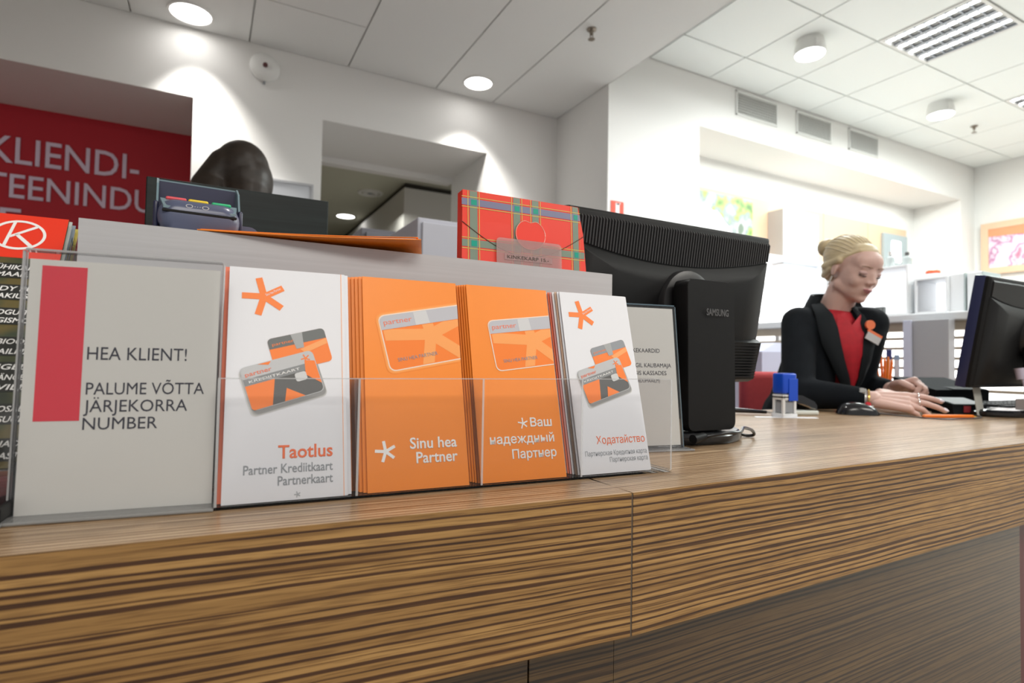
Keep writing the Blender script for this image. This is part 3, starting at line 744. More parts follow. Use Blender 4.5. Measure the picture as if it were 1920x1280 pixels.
def leaflet(kind, bl, yaw=HA, lean=LEAN, tilt=0.0, label='', cat='leaflet', w_=LW, plain=False, group=None):
    t = thing('leaflet', label, cat, group=group, mtx=leaf_mtx(Vector(bl), yaw, lean, tilt))
    if kind in ('taotlus', 'hod'):
        leaf_body(t, PAPER, w_=w_)
        if not plain:
            if kind == 'taotlus':
                print_kredit(t, w_)
                text('Taotlus', CORAL if False else mat('title_orange', (.90, .16, .04), .5), t, w_ * .875, -.0004, .0375, .0122, .0480, 'RIGHT', bold=.028)
                text('Partner Krediitkaart', MGREY, t, w_ * .875, -.0004, .0245, .0085, .0765, 'RIGHT', bold=.018)
                text('Partnerkaart', MGREY, t, w_ * .875, -.0004, .0135, .0085, .0480, 'RIGHT', bold=.018)
                decals(star_polys(.062, .0045, .0028, .0009), 2, mat('faint_grey_ink', (.4, .42, .45), .6), t, 'small_star', w_)
                decals([[(w_ - .0036, 0.0), (w_ - .0031, 0.0), (w_ - .0031, LH), (w_ - .0036, LH)]], 1, ORANGEL, t, 'fold_line', w_)
            else:
                print_kredit(t, w_, cyr=True, star_sc=.95)
                text('Ходатайство', MATS['title_orange'], t, w_ * .98, -.0004, .034, .0092, .0700, 'RIGHT', bold=.0)
                text('Партнерская Кредитная карта', MGREY, t, w_ * .985, -.0004, .0205, .0058, .0880, 'RIGHT')
                text('Партнерская карта', MGREY, t, w_ * .985, -.0004, .0125, .0058, .0550, 'RIGHT')
    else:
        leaf_body(t, ORANGE, w_=w_)
        if not plain:
            if kind == 'sinu': cx, cz, a, cw, ch = .0700, .1585, math.radians(11), .1000, .0600
            else: cx, cz, a, cw, ch = .0760, .1560, math.radians(7), .1000, .0590
            def F(p): return rot2(p, a, cx, cz)
            if kind == 'sinu':
                for k in range(4):
                    D_(F(rrect(cw + .007 - .0018 * k, ch + .007 - .0018 * k, .008)), .4 + k * .15, mat('glow_ink%d' % k, (.95, .29 + .045 * k, .03 + .035 * k), .5), t, 'card_glow', w_)
            D_(F(rrect(cw + .0014, ch + .0014, .0068)), 2, mat('card_rim_pale', (.90, .72, .60), .5), t, 'card_rim', w_)
            full = rrect(cw - .001, ch - .001, .006)
            D_(F(full), 3, ORANGE2 if False else mat('card_orange_ink', (.93, .21, .01), .5), t, 'printed_card', w_)
            decals([F(p) for p in ([clip(clip(clip(clip(s, 0, 1, ch / 2 - .016), 0, -1, ch / 2 - .001), -1, 0, cw / 2 - .002), 1, 0, cw / 2 - .002) for s in star_polys(.002, .002, .07, .0125, (95, 18, -42, -108, 172))]) if len(p) > 2], 4, mat('pale_orange_star', (.95, .36, .09), .5), t, 'card_star', w_)
            D_(F(clip(full, 0, -1, -(ch / 2 - .0155))), 5, mat('card_band_grey', (.50, .50, .55), .5), t, 'card_band', w_)
            D_(F([(-.012, ch / 2 - .0155), (.004, ch / 2 - .0155), (.003, ch / 2 - .001), (-.012, ch / 2 - .001)]), 6, mat('card_band_pale', (.62, .62, .64), .5), t, 'card_band', w_)
            p = F([(-cw / 2 + .004, ch / 2 - .0105)])[0]
            text('partner', CORAL, LAST[t.name], p[0], -.0010, p[1], .0058, .0310, rot=a, bold=.0)
            p = F([(-cw / 2 + .010, -ch / 2 + .0085)])[0]
            text('SINU HEA PARTNER', MGREY, LAST[t.name], p[0], -.0010, p[1], .0040, .0440, rot=a)
            if kind == 'sinu':
                text('Sinu hea', WHITEINK, t, w_ * .895, -.0004, .0400, .0113, .0500, 'RIGHT', bold=.035)
                text('Partner', WHITEINK, t, w_ * .895, -.0004, .0255, .0113, .0440, 'RIGHT', bold=.035)
                decals(star_polys(.0185, .0385, .0105, .0030, (100, 28, -38, -108, 175)), 2, WHITEINK, t, 'star_emblem', w_)
            else:
                text('Ваш', WHITEINK, t, w_ * .885, -.0004, .0575, .0098, .0275, 'RIGHT', bold=.035)
                text('надеждный', WHITEINK, t, w_ * .895, -.0004, .0400, .0098, .0790, 'RIGHT', bold=.03)
                text('Партнер', WHITEINK, t, w_ * .905, -.0004, .0235, .0098, .0550, 'RIGHT', bold=.035)
                decals(star_polys(.0555, .0615, .0062, .0015, (95, 22, -40, -110, 168)), 2, WHITEINK, t, 'star_emblem', w_)
    return t

def back_copies(kind, bl, n, dx, dy, label, group, m=None, dz=0.0, colors=None, jit=0.0):
    src = None
    for k in range(1, n + 1):
        x = bl[0] + dx * k + random.uniform(-jit, jit); y = bl[1] + dy * k; z = bl[2] + dz
        M = leaf_mtx(Vector((x, y, z)), HA, LEAN)
        if src is None:
            src = thing('leaflet', label, 'leaflet', mtx=M, group=group)
            leaf_body(src, colors[0] if colors else m); o = src
        else:
            o = copy_tree(src); o.matrix_world = M
            if colors:
                for ch in o.children:
                    ch.data = ch.data.copy(); ch.data.materials[0] = colors[k % len(colors)]
zb = .7535
leaflet('taotlus', (.0150, .5570, zb), label='white leaflet titled Taotlus at the front of the first pocket', w_=.1065)
back_copies('taotlus', (.0150, .5570, zb), 2, .0035, .0022, 'white leaflet just behind the one titled Taotlus, right edge showing', 'white leaflets behind Taotlus', PAPER)
back_copies('taotlus', (.0120, .5615, zb), 1, -.0008, .0022, 'white leaflet with coral edge behind the Taotlus leaflets', None, CORAL)
leaflet('sinu', (.1400, .5520, zb), yaw=HA, label='orange leaflet with white Latin lettering at the front of the second pocket')
back_copies('sinu', (.1400, .5520, zb), 4, -.0030, .0038, 'plain orange leaflet in the stack behind the front one of the second pocket', 'orange leaflets in the second pocket', ORANGE, .0)
leaflet('vash', (.2570, .5480, zb), label='orange leaflet with white Russian lettering at the front of the third pocket')
back_copies('vash', (.2570, .5480, zb), 5, -.0016, .0032, 'plain orange leaflet in the stack behind the Russian orange one', 'orange leaflets in the third pocket', ORANGE)
leaflet('hod', (.3800, .5430, zb), label='white Russian leaflet headed Ходатайство at the front of the fourth pocket', w_=.0985)
back_copies('hod', (.3800, .5430, zb), 11, -.0016, .0030, 'white leaflet seen edge-on in the thick stack behind Ходатайство', 'leaflets stacked behind Ходатайство', PAPER,
            colors=[PAPER, PINKEDGE, mat('tan_edge', (.66, .46, .34), .6), PAPER, PINKEDGE, CORAL], jit=.0004)

# ------------------------------------------------------------------ acrylic sign HEA KLIENT
M = leaf_mtx(Vector((-.1305, .5880, .756)), math.radians(-6.3), math.radians(3))
t = thing('acrylic_sign', 'clear acrylic stand with white notice HEA KLIENT! and a red bar', 'sign', mtx=M)
SW, SH = .1395, .2095
MB().box(0, SW, 0, .0008, -.0032, SH - .006).build('paper_insert', PAPERW, t)
MB().box(-.0025, SW + .002, -.0035, -.0012, -.004, SH).build('front_sheet', CLEARH, t)
MB().box(-.0025, SW + .002, .0015, .0038, -.004, SH).build('back_sheet', CLEARH, t)
MB().box(-.0025, SW + .002, -.0035, .0038, SH + .0001, SH + .0022, bev=.0008).build('top_edge', CLEAREDGE, t)
MB().box(SW + .0021, SW + .0036, -.0035, .0038, -.004, SH, bev=.0005).build('side_edge', CLEAREDGE, t)
MB().box(-.0042, -.0027, -.0035, .0038, -.004, SH, bev=.0005).build('side_edge', CLEAREDGE, t)
MB().box(-.004, SW + .0035, -.022, .045, -.0056, -.0030, bev=.001, mtx=Matrix.Rotation(math.radians(3), 4, 'X')).build('foot', acrylic('acrylic_foot', (.97, .98, .98), 1.35, .30, (.85, .86, .86)), t)
D_([(.0085, .071), (.0395, .071), (.0395, .1985), (.0085, .1985)], 1, REDINK, t, 'red_bar', SW)
THIN = mat('notice_ink', (.02, .02, .04), .6)
text('HEA KLIENT!', THIN, t, .0425, -.0004, .1215, .0112, .0730)
text('PALUME VÕTTA', THIN, t, .0430, -.0004, .0925, .0104, .0870)
text('JÄRJEKORRA', THIN, t, .0420, -.0004, .0780, .0104, .0755)
text('NUMBER', THIN, t, .0420, -.0004, .0635, .0104, .0535)

# ------------------------------------------------------------------ second acrylic sign
t = thing('acrylic_sign', 'clear acrylic stand with notice on KINKEKAARDID beside the monitor foot', 'sign', mtx=leaf_mtx(Vector((.5055, .6905, .756)), math.radians(-10), math.radians(7)))
SW2 = .1480
MB().box(0, SW2, 0, .0008, .001, .2145).build('paper_insert', PAPERW, t)
MB().box(-.002, SW2 + .002, -.0032, -.0012, -.003, .2175).build('front_sheet', CLEARH, t)
MB().box(-.002, SW2 + .002, .0012, .0034, -.003, .2175).build('back_sheet', CLEARH, t)
MB().box(-.002, SW2 + .002, -.0032, .0034, .2176, .2200, bev=.0008).build('top_edge', mat('dark_acrylic_edge', (.10, .15, .19), .15), t)
MB().box(SW2 + .0021, SW2 + .0038, -.0032, .0034, -.003, .2176, bev=.0005).build('side_edge', MATS['dark_acrylic_edge'], t)
MB().box(-.004, SW2 + .012, -.020, .030, -.0058, -.0032, bev=.001, mtx=Matrix.Rotation(math.radians(7), 4, 'X')).build('foot', CLEAREDGE, t)
text('KINKEKAARDID', THIN, t, .0575, -.0004, .1435, .0066, .0625)
text('MÜÜGIL KAUBAMAJA', THIN, t, .0575, -.0004, .1205, .0066, .0815)
text('KÕIGIS KASSADES', THIN, t, .0575, -.0004, .1085, .0066, .0725)
text('(V.A TOIDUMAAILM)', THIN, t, .0575, -.0004, .0970, .0060, .0600)

# ------------------------------------------------------------------ magazine holder at far left
M = leaf_mtx(Vector((-.2720, .598, .790)), math.radians(-1), math.radians(33))
MAGW, MAGH = .1385, .2760
t = thing('magazine', 'magazine with a red masthead and oval K emblem at the far left edge', 'magazine', mtx=M)
MAGPIC = picmat('magazine_photo', [(.3, (.02, .03, .02)), (.45, (.06, .07, .03)), (.55, (.13, .10, .03)), (.65, (.05, .07, .04)), (.8, (.25, .2, .06))], 22)
MB().box(0, MAGW, 0, .003, 0, MAGH, bev=.0004).build('cover', MAGPIC, t)
MB().box(.001, MAGW - .0015, .0031, .0075, .001, MAGH - .001).build('pages', PAPER, t)
D_([(0, MAGH - .057), (MAGW, MAGH - .057), (MAGW, MAGH), (0, MAGH)], 0, mat('masthead_red', (.85, .035, .008), .45), t, 'masthead', MAGW + .001)
ring = MB(); cx, cz = .1020, MAGH - .0275
prev = None; o_, i_ = [], []
for k in range(48):
    a = 2 * PI * k / 48; o_.append((cx + .0215 * math.cos(a), cz + .0195 * math.sin(a))); i_.append((cx + .0190 * math.cos(a), cz + .0168 * math.sin(a)))
for k in range(48):
    n_ = (k + 1) % 48; ring.prism([o_[k], o_[n_], i_[n_], i_[k]], -.0006, -.0004, 'y')
ring.prism([(cx - .0105, cz - .0150), (cx - .0078, cz - .0150), (cx - .0040, cz + .0165), (cx - .0065, cz + .0165)], -.0006, -.0004, 'y')
ring.prism([(cx - .0068, cz - .0015), (cx + .0118, cz + .0135), (cx + .0143, cz + .0118), (cx - .0060, cz - .0042)], -.0006, -.0004, 'y')
ring.prism([(cx - .0035, cz + .0000), (cx + .0100, cz - .0150), (cx + .0128, cz - .0130), (cx - .0008, cz + .0018)], -.0006, -.0004, 'y')
ring.build('oval_k_emblem', WHITEINK, t)
for lines, ys_ in ((('ÜHIKAR', 'MAAIL'), (508, 520)), (('IDY PU', 'AKIUSA'), (545, 557)), (('OGU TU', 'GISMOR'), (584, 597)), (('BIOOP', 'AILMA'), (630, 645)), (('IGED J', 'ÄNGE', 'VILJA'), (668, 683, 697)), (('OSÄD', 'SUUD'), (727, 741)), (('JAD', 'AST'), (773, 788))):
    zs = [MAGH - (v - 405) * .00070 for v in ys_]
    D_([(.045, zs[-1] - .0020), (MAGW - .0005, zs[-1] - .0020), (MAGW - .0005, zs[0] + .0078), (.045, zs[0] + .0078)], 1, mat('text_strip', (.012, .014, .012), .5), t, 'text_strip', MAGW + .001)
    for s, z, v in zip(lines, zs, ys_):
        text(s, WHITEINK, t, MAGW - (120 - (v - 408) * .2315) * .00054 + .0055, -.0006, z, .0056, .0048 * len(s), bold=.035, shear=.18)
t2 = thing('magazine_rack', 'clear acrylic rack holding the magazines at the far left edge', 'holder', (-.272, .592, .7502), (0, 0, math.radians(-1)))
MB().box(-.002, .1400, -.03, .19, .0, .003, bev=.0008).build('base_plate', CLEAREDGE, t2)
MB().box(-.002, .1400, -.002, .0, .003, .085).build('front_plate', CLEARH, t2)
MB().prism([(.0, .003), (.19, .003), (.19, .24), (.165, .255), (.0, .04)], .1400, .1422, 'x').build('side_plate', CLEARH, t2)
MB().box(.128, .1405, -.03, .02, .0035, .016, bev=.002).build('black_foot', BLACKPL, t2)
for k in range(3):
    tt = thing('magazine', ('magazine right behind the front one in the acrylic rack', 'magazine second behind the front one, pale page edges showing', 'rearmost magazine in the acrylic rack, yellow page edge')[k], 'magazine', mtx=leaf_mtx(Vector((-.2710 + .0012 * k, .598 + .0115 * (k + 1), .790)), math.radians(-1), math.radians(33)))
    MB().box(0, MAGW, 0, .0012, 0, MAGH - .002 * k).build('cover', [mat('mag_cover%d' % k, ((.5, .53, .5), (.25, .3, .35), (.55, .45, .1))[k], .5)], tt)
    MB().box(.001, MAGW - .001, .0013, .006, .001, MAGH - .003 - .002 * k).build('pages', PAPER, tt)
t = thing('loose_card', 'small white card in front of the magazines at the bottom left edge', 'card', mtx=leaf_mtx(Vector((-.20, .570, .790)), math.radians(-1), math.radians(12)))
MB().box(0, .058, 0, .001, 0, .045, bev=.0002).build('card', PAPER, t)

# ------------------------------------------------------------------ orange folder on the shelf box
t = thing('folder', 'thin orange card folder overhanging the front of the grey shelf box', 'folder', (0, 0, 0))
def sheet(mb, A, B, C, D, th, n=10):
    A, B, C, D = map(Vector, (A, B, C, D)); up_ = Vector((0, 0, th))
    g = lambda u, v: A.lerp(B, u).lerp(D.lerp(C, u), v) + Vector((0, 0, -.0016 * math.sin(PI * u) * (1 - v)))
    rings = []
    for i in range(n + 1):
        u = i / n; rings.append([g(u, 0), g(u, 0) + up_, g(u, 1) + up_, g(u, 1)])
    mb.loft(rings)
mb = MB(); sheet(mb, (.2130, .6265, 1.0185), (-.0120, .6605, 1.0090), (.02, .80, 1.0092), (.262, .765, 1.0120), .0009)
mb.build('lower_cover', ORANGE, t)
mb = MB(); sheet(mb, (.2100, .6290, 1.0210), (-.0090, .6640, 1.0106), (.02, .80, 1.0106), (.262, .765, 1.0140), .0007)
mb.build('upper_cover', ORANGE, t)
mb = MB(); sheet(mb, (.2080, .6300, 1.0195), (-.0080, .6645, 1.0100), (.02, .798, 1.0101), (.260, .764, 1.0130), .0005)
mb.build('papers', PAPER, t)

# ------------------------------------------------------------------ card terminal
t = thing('card_terminal', 'slate blue payment card terminal with red, yellow and green keys', 'terminal', (-.0135, .745, 1.0110), (math.radians(0), 0, math.radians(4)))
def rr3(w_, h_, r, y, zc): return [(x, y, zc + z) for x, z in rrect(w_, h_, r, 5)]
MB().loft([rr3(.056, .016, .0075, -.054, .017), rr3(.070, .030, .014, -.051, .0165), rr3(.078, .036, .0165, -.042, .0178), rr3(.080, .038, .016, 0, .020), rr3(.082, .04, .015, .06, .025), rr3(.078, .04, .015, .10, .026)]).build('body', BLUEPL, t, 50)
MB().loft([[(x * 1.0, y_, z_) for x, y_, z_ in ((-.034, -.0525, .0235), (.034, -.0525, .0235), (.037, -.030, .036), (-.037, -.030, .036))], [(x * 1.0, y_, z_ + .0025) for x, y_, z_ in ((-.034, -.0525, .0235), (.034, -.0525, .0235), (.037, -.030, .036), (-.037, -.030, .036))]]).build('keypad_face', TEALPL, t)
text('O···O', SILVER, t, -.014, -.0535, .0262, .004, .022)
MB().box(-.035, .035, -.0545, -.052, .0195, .0225, bev=.0008).build('display_slot', BLACKPL, t)
for x0, c, nm in ((-.0320, (.75, .08, .10), 'red_key'), (-.0110, (.85, .60, .02), 'yellow_key'), (.0115, (.02, .48, .20), 'green_key')):
    MB().box(x0, x0 + .0195, -.034, -.026, .0365, .0405, bev=.0018, seg=3).build(nm, mat(nm, c, .35), t, 50)
hood = MB()
hood.prism([(-.034, .030), (.002, .030), (.004, .066), (-.002, .066), (-.020, .056)], -.0405, -.0385, 'x')
hood.prism([(-.034, .030), (.002, .030), (.004, .066), (-.002, .066), (-.020, .056)], .0385, .0405, 'x')
hood.box(-.0385, .0385, .002, .004, .030, .066)
hood.build('privacy_hood', TEALPL, t, 30)
MB().box(-.038, .038, .0005, .0018, .034, .064).build('hood_lining', NAVY, t)
MB().loft([rr3(.070, .03, .012, .03, .018), rr3(.076, .034, .014, .06, .020), rr3(.066, .03, .012, .11, .018)], mtx=Matrix.Translation((.035, 0, -.002))).build('printer_housing', BLUEPL, t, 50)
for s in (-1, 1): MB().box(s * .0405 - .0025, s * .0405 + .0025, -.036, -.018, .005, .034, bev=.002).build('side_grip', NAVY, t, 50)

# ------------------------------------------------------------------ tartan gift envelope
ew, eh, ed = .1985, .104, .018
t = thing('gift_box', 'flat tartan gift box in red and green with a heart tab and price sticker', 'box', mtx=leaf_mtx(Vector((.2965, .705, 1.0085)), math.radians(-1.5), math.radians(4), 0))
TRED = mat('tartan_red', (.88, .06, .035), .22, coat=.6); TGRN = mat('tartan_green', (.20, .26, .20), .3, coat=.4)
TBLU = mat('tartan_blue', (.20, .20, .32), .3, coat=.4); TTEAL = mat('tartan_teal', (.0, .33, .24), .3); TYEL = mat('tartan_yellow', (.62, .50, .12), .35)
MB().prism([(0, 0), (ew, 0), (ew - .004, eh * .6), (ew - .012, eh * 1.0), (.002, eh)], 0, ed, 'y').build('box_body', TRED, t)
def lean_band(u0, u1, z0=0.0, z1=eh - .0005): return [(u0, z0), (u1, z0), (u1 - .0000, z1), (u0 - .0000, z1)]
V = ((.012, .0235), (.078, .089), (.108, .119), (.176, .186))
Hh = ((.026, .036), (.083, .0925))
for a, b_ in V: D_(lean_band(a, b_), 1, TGRN, t, 'tartan_band', ew - .010)
for a, b_ in Hh: D_([(0.0005, a), (ew - (.003 if a < .05 else .0085), a), (ew - (.003 if a < .05 else .0095), b_), (.0005, b_)], 2, TGRN if a < .05 else TBLU, t, 'tartan_band', ew)
for a, b_ in V:
    for c, d in Hh: D_([(a + .002, c + .001), (b_ - .001, c + .001), (b_ - .001, d - .001), (a + .002, d - .001)], 4, TTEAL, t, 'tartan_square', ew - .006)
    for u in (a - .0030, b_ + .0020): D_(lean_band(u, u + .0011), 3, TYEL, t, 'yellow_line', ew - .010)
for c, d in Hh:
    for zz in (c - .0028, d + .0018): D_([(.0005, zz), (ew - (.003 if zz < .06 else .009), zz), (ew - (.003 if zz < .06 else .009), zz + .001), (.0005, zz + .001)], 3, TYEL, t, 'yellow_line', ew)
pts = [(x, .060 - .040 * math.sin(PI * x / (ew - .004))) for x in [i * (ew - .004) / 24 for i in range(25)]]
MB().tube([(x, -.0008, z) for x, z in pts], .0005, 5).build('flap_edge', mat('flap_shadow', (.08, .03, .02), .6), t)
for k in range(3):
    for a, b_ in ((.004, .010),): D_([(0, 0), (.001, 0), (.001, .01), (0, .01)], 1, TBLU, t, 'tartan_band', ew)
hp = []
for k in range(40):
    a = 2 * PI * k / 40; r = .0212 * (1 - .10 * math.cos(2 * a) * 0 + .06 * abs(math.cos(a))) ; hp.append((.104 + r * math.cos(a) * 1.05, .052 + r * math.sin(a) - (.004 * math.exp(-((a - PI / 2) / .3) ** 2))))
MB().prism(hp, -.0026, -.0009, 'y').build('heart_tab', mat('heart_tab_red', (.90, .05, .025), .2, coat=.7), t)
MB().tube([(x, -.0028, z) for x, z in hp + hp[:1]], .0004, 5).build('tab_rim', mat('tab_rim', (.92, .5, .4), .2), t)
STK = acrylic('sticker_film', (.95, .9, .9), 1.4, .28, (.85, .6, .58))
MB().prism([(x + .102, z + .012) for x, z in rrect(.104, .062, .006)] , -.0034, -.0030, 'y').build('price_sticker', STK, t)
MB().box(.062, .138, -.0040, -.0035, .0125, .0215).build('sticker_strip', STK, t)
text('KINKEKARP 15.-', mat('sticker_ink', (.07, .05, .04), .6), t, .066, -.0043, .0145, .0052, .066)

# ------------------------------------------------------------------ monitors
def monitor(label, base, scr, tilt, colx, coly, colz, w_, h_, side_m, brand=True, rx=.115, ry=.075):
    t = thing('computer_monitor', label, 'monitor', (base[0], base[1], .75))
    def loc(p): return (p[0] - base[0], p[1] - base[1], p[2] - .75)
    MB().lathe([(0, .001), (.97, .001), (1, .006), (1, .013), (.93, .019), (.3, .022), (0, .022)], n=48, mtx=Matrix.Diagonal((rx, ry, 1, 1))).build('base', BLACKSM, t, 30)
    c0 = loc((colx, coly, 0)); hw = .0555
    prof = rrect(2 * hw, colz - .772 + .0, .012)
    zc = (colz + .772) / 2 - .75
    mb = MB(); M = Matrix.Translation((c0[0], c0[1], zc)) @ Matrix.Rotation(math.radians(-1), 4, 'X')
    rings = [[(x * k, y, z * k2) for x, z in prof] for k, k2, y in ((.97, .992, 0), (1, 1, .003), (1, 1, .030), (.94, .99, .034))]
    mb.loft(rings, mtx=M).build('stand_column', BLACKPL, t, 35)
    S = Matrix.Translation(loc(scr)) @ Matrix.Rotation(math.radians(tilt), 4, 'X')
    hz = h_ / 2; hx = w_ / 2
    MB().box(-hx, hx, 0, .026, -hz, hz, bev=.003, mtx=S).build('bezel', side_m, t, 35)
    MB().box(-hx + .018, hx - .018, .0261, .0266, -hz + .02, hz - .018, mtx=S).build('screen', mat('screen_glass', (.04, .05, .07), .1), t)
    R_ = lambda a, c, y, r: [(x, y, z + c) for x, z in rrect(2 * hx - 2 * a, 2 * hz - 2 * a, r, 5)]
    b = MB(); b.loft([R_(.001, 0, .001, .006), R_(.002, 0, -.007, .006), R_(.007, 0, -.011, .006)], mtx=S)
    b.build('back_shell', BLACKPL, t, 40)
    n = 74; ribs = MB(); x0 = -hx + .020; x1 = hx - .008
    zc_ = lambda u: hz - .042 - .034 * math.sin(PI * min(1, .10 + u * .86)) ** .8
    # raised lower back with a curved upper edge
    o1 = [(x0 - .010 + (x1 - x0 + .014) * k / 24, zc_(k / 24)) for k in range(25)] + [(hx - .006, -hz + .006), (-hx + .008, -hz + .006)]
    def ins(p, k, dz): return (p[0] * k, (p[1] + .03) * k - .03 + dz)
    b = MB(); b.loft([[(x, -.010, z) for x, z in o1], [(x, -.0145, z) for x, z in [ins(p, .985, 0) for p in o1]], [(x, -.026, z) for x, z in [ins(p, .86, -.004) for p in o1]], [(x, -.032, z) for x, z in [ins(p, .70, -.004) for p in o1]]], mtx=S)
    b.build('raised_back', BLACKPL, t, 30)
    for k in range(n):
        x = x0 + (x1 - x0) * k / (n - 1); u = k / (n - 1); zt = hz - .012; zb_ = zc_(u) + .001
        ribs.prism([(-.0112, zt), (-.0150, zt - .004), (-.0150, zb_), (-.0112, zb_)], x - .0013, x + .0013, 'x', mtx=S)
    tag(ribs.build('vent_ribs', mat('rib_plastic', (.035, .035, .037), .4), t), kind='stuff')
    sl = [(x0 + (x1 - x0) * k / 20, zc_(k / 20) + .001) for k in range(21)]
    pts = [(x0, hz - .013)] + sl + [(x1, hz - .013)]
    MB().loft([[(x, -.0118, z) for x, z in pts], [(x, -.0105, z) for x, z in pts]], mtx=S).build('vent_slot', DSLOT, t)
    # lower vent housing
    MB().loft([[(x, y, z) for x, y, z in ((hx - .13, -.028, -.055), (hx - .012, -.020, -.055), (hx - .012, -.012, -hz + .003), (hx - .13, -.024, -hz + .003))], [(x, y, z) for x, y, z in ((hx - .125, -.042, -.06), (hx - .02, -.036, -.06), (hx - .02, -.030, -hz + .012), (hx - .125, -.038, -hz + .012))]], mtx=S).build('lower_housing', BLACKPL, t, 30)
    v = MB()
    for k in range(12):
        z = -.066 - k * .0055; v.box(hx - .105, hx - .03, -.0405, -.030, z, z + .0016, mtx=S)
    tag(v.build('lower_vents', DSLOT, t), kind='stuff')
    # swivel disc and neck
    d0 = (c0[0] - .004, loc(scr)[1] - .044, loc(scr)[2] - .004)
    Mx = Matrix.Translation(d0) @ Matrix.Rotation(PI / 2, 4, 'X')
    MB().lathe([(0, .004), (.048, .004), (.058, .001), (.060, -.004), (.060, -.02), (0, -.02)], n=48, mtx=Mx).build('swivel_disc', mat('disc_plastic', (.026, .026, .028), .35), t, 35)
    MB().lathe([(.0065, .0048), (0, .0048)], n=16, mtx=Matrix.Translation((-.034, -.0, .024)) @ Mx).build('screw_hole', DSLOT, t)
    MB().lathe([(.030, .020), (.033, .012), (.034, .004)], n=36, mtx=Mx).build('swivel_collar', BLACKSM, t, 40)
    MB().cyl((d0[0], d0[1] - .002, d0[2]), (c0[0], c0[1] + .02, d0[2] - .01), .026, .02, 24).build('neck', BLACKSM, t, 40)
    if brand:
        text('SAMSUNG', mat('logo_grey', (.10, .10, .105), .4), t, c0[0] - .0215 + .004, c0[1] - .0042, zc + .0655, .0115, .051, bold=.03, name='brand_lettering')
    return t
monitor('large black monitor seen from behind on a tall lettered stand', (.745, .752), (.734, .7825, .9895), 9.4, .7445, .690, 1.0225, .468, .288, BLACKPL)
monitor('black monitor with navy side edge, cut by the right edge of the photo', (2.03, .80), (2.04, .772, .979), 9.5, 2.04, .705, .98, .468, .303, mat('navy_bezel', (.020, .026, .085), .3), brand=False, rx=.14, ry=.085)

# cable coiled at the foot of the large monitor
t = thing('power_cable', 'black cable with thick plug looping round the foot of the large monitor', 'cable', (0, 0, 0))
MB().tube(spline([(.700, .668, .766), (.735, .655, .772), (.775, .658, .772), (.82, .690, .7735), (.868, .712, .765), (.885, .722, .7545), (.868, .732, .7545), (.84, .735, .768), (.83, .79, .7735), (.86, .86, .754)], 7), .0028, 8).build('cord', BLACKSM, t, 50)
MB().cyl((.676, .664, .764), (.703, .6675, .767), .0075, .0065, 16).build('plug', BLACKPL, t, 40)
MB().cyl((.7035, .668, .767), (.716, .664, .769), .005, .0035, 12).build('strain_relief', BLACKPL, t, 40)

# ------------------------------------------------------------------ things round the seated person
BLUEST = mat('stamp_blue', (.0, .065, .58), .3); STW = mat('stamp_white', (.74, .76, .78), .35)
t = thing('self_inking_stamp', 'blue and white self-inking stamp standing on the counter', 'stamp', (1.306, .972, .75), (0, 0, math.radians(-4)))
a = .0235; bq = .0165
MB().box(-a - .002, a + .002, -bq - .002, bq + .002, 0, .010, bev=.002).build('base_frame', STW, t)
for sx in (-1, 1):
    for sy in (-1, 1): MB().box(sx * (a - .004) - .004, sx * (a - .004) + .004, sy * (bq - .003) - .003, sy * (bq - .003) + .003, .010, .058, bev=.001).build('frame_post', STW, t)
MB().box(-a + .004, a - .004, -bq + .003, bq - .003, .012, .040, bev=.002).build('ink_drum', MGREY, t)
MB().box(-a, a, -bq, bq, .044, .058, bev=.002).build('upper_frame', STW, t)
MB().box(-a - .0005, a + .0005, -bq - .0005, bq + .0005, .050, .053).build('black_band', BLACKPL, t)
MB().box(-a - .001, a + .001, -bq - .001, bq + .001, .060, .112, bev=.005, seg=3).build('blue_cap', BLUEST, t, 40)
MB().box(-.006, a + .002, -bq - .003, -bq - .001, .042, .098, bev=.001).build('cap_skirt', BLUEST, t)
t = thing('stapler', 'black stapler with a pale base behind the blue stamp', 'stapler', (1.405, 1.01, .75), (0, 0, math.radians(-20)))
MB().box(-.055, .055, -.018, .018, 0, .012, bev=.004, seg=3).build('base', mat('stapler_pale', (.66, .70, .66), .4), t, 40)
MB().loft([[(x, y, z) for y, z in ((-.014, z0), (.014, z0), (.013, z1), (-.013, z1))] for x, z0, z1 in ((-.055, .030, .040), (-.03, .035, .055), (.01, .030, .052), (.045, .018, .036), (.052, .014, .026))]).build('arm', BLACKSM, t, 40)
MB().box(-.056, -.030, -.012, .012, .012, .032, bev=.003).build('hinge', BLACKPL, t)
t = thing('ball_pen', 'black pen lying between the large monitor and the stamp', 'pen', (0, 0, 0))
MB().cap((1.22, 1.10, .762), (1.315, 1.035, .757), .008, .0045).build('barrel', BLACKSM, t, 60)
MB().cyl((1.315, 1.035, .757), (1.335, 1.022, .755), .0035, .001, 10).build('tip', CHROME, t)
t = thing('paper_slip', 'narrow white paper slip lying in front of the stapler', 'paper', (0, 0, 0))
MB().prism([(1.215, .985), (1.36, .915), (1.375, .935), (1.24, 1.01)], .7502, .7508, 'z').build('sheet', PAPER, t)
t = thing('blue_folder', 'thin blue folder standing upright just right of the large monitor', 'folder', (1.93, 1.68, 0), (0, 0, math.radians(-49)))
MB().box(-.010, .010, -.10, .10, .43, .85, bev=.002).build('cover', mat('folder_blue', (.06, .12, .28), .5), t)
MB().box(-.06, .06, -.12, .12, .40, .429, bev=.002).build('tray', MGREY, t)
MB().box(-.05, .05, -.10, .10, 0, .399, bev=.002).build('pedestal', MGREY, t)

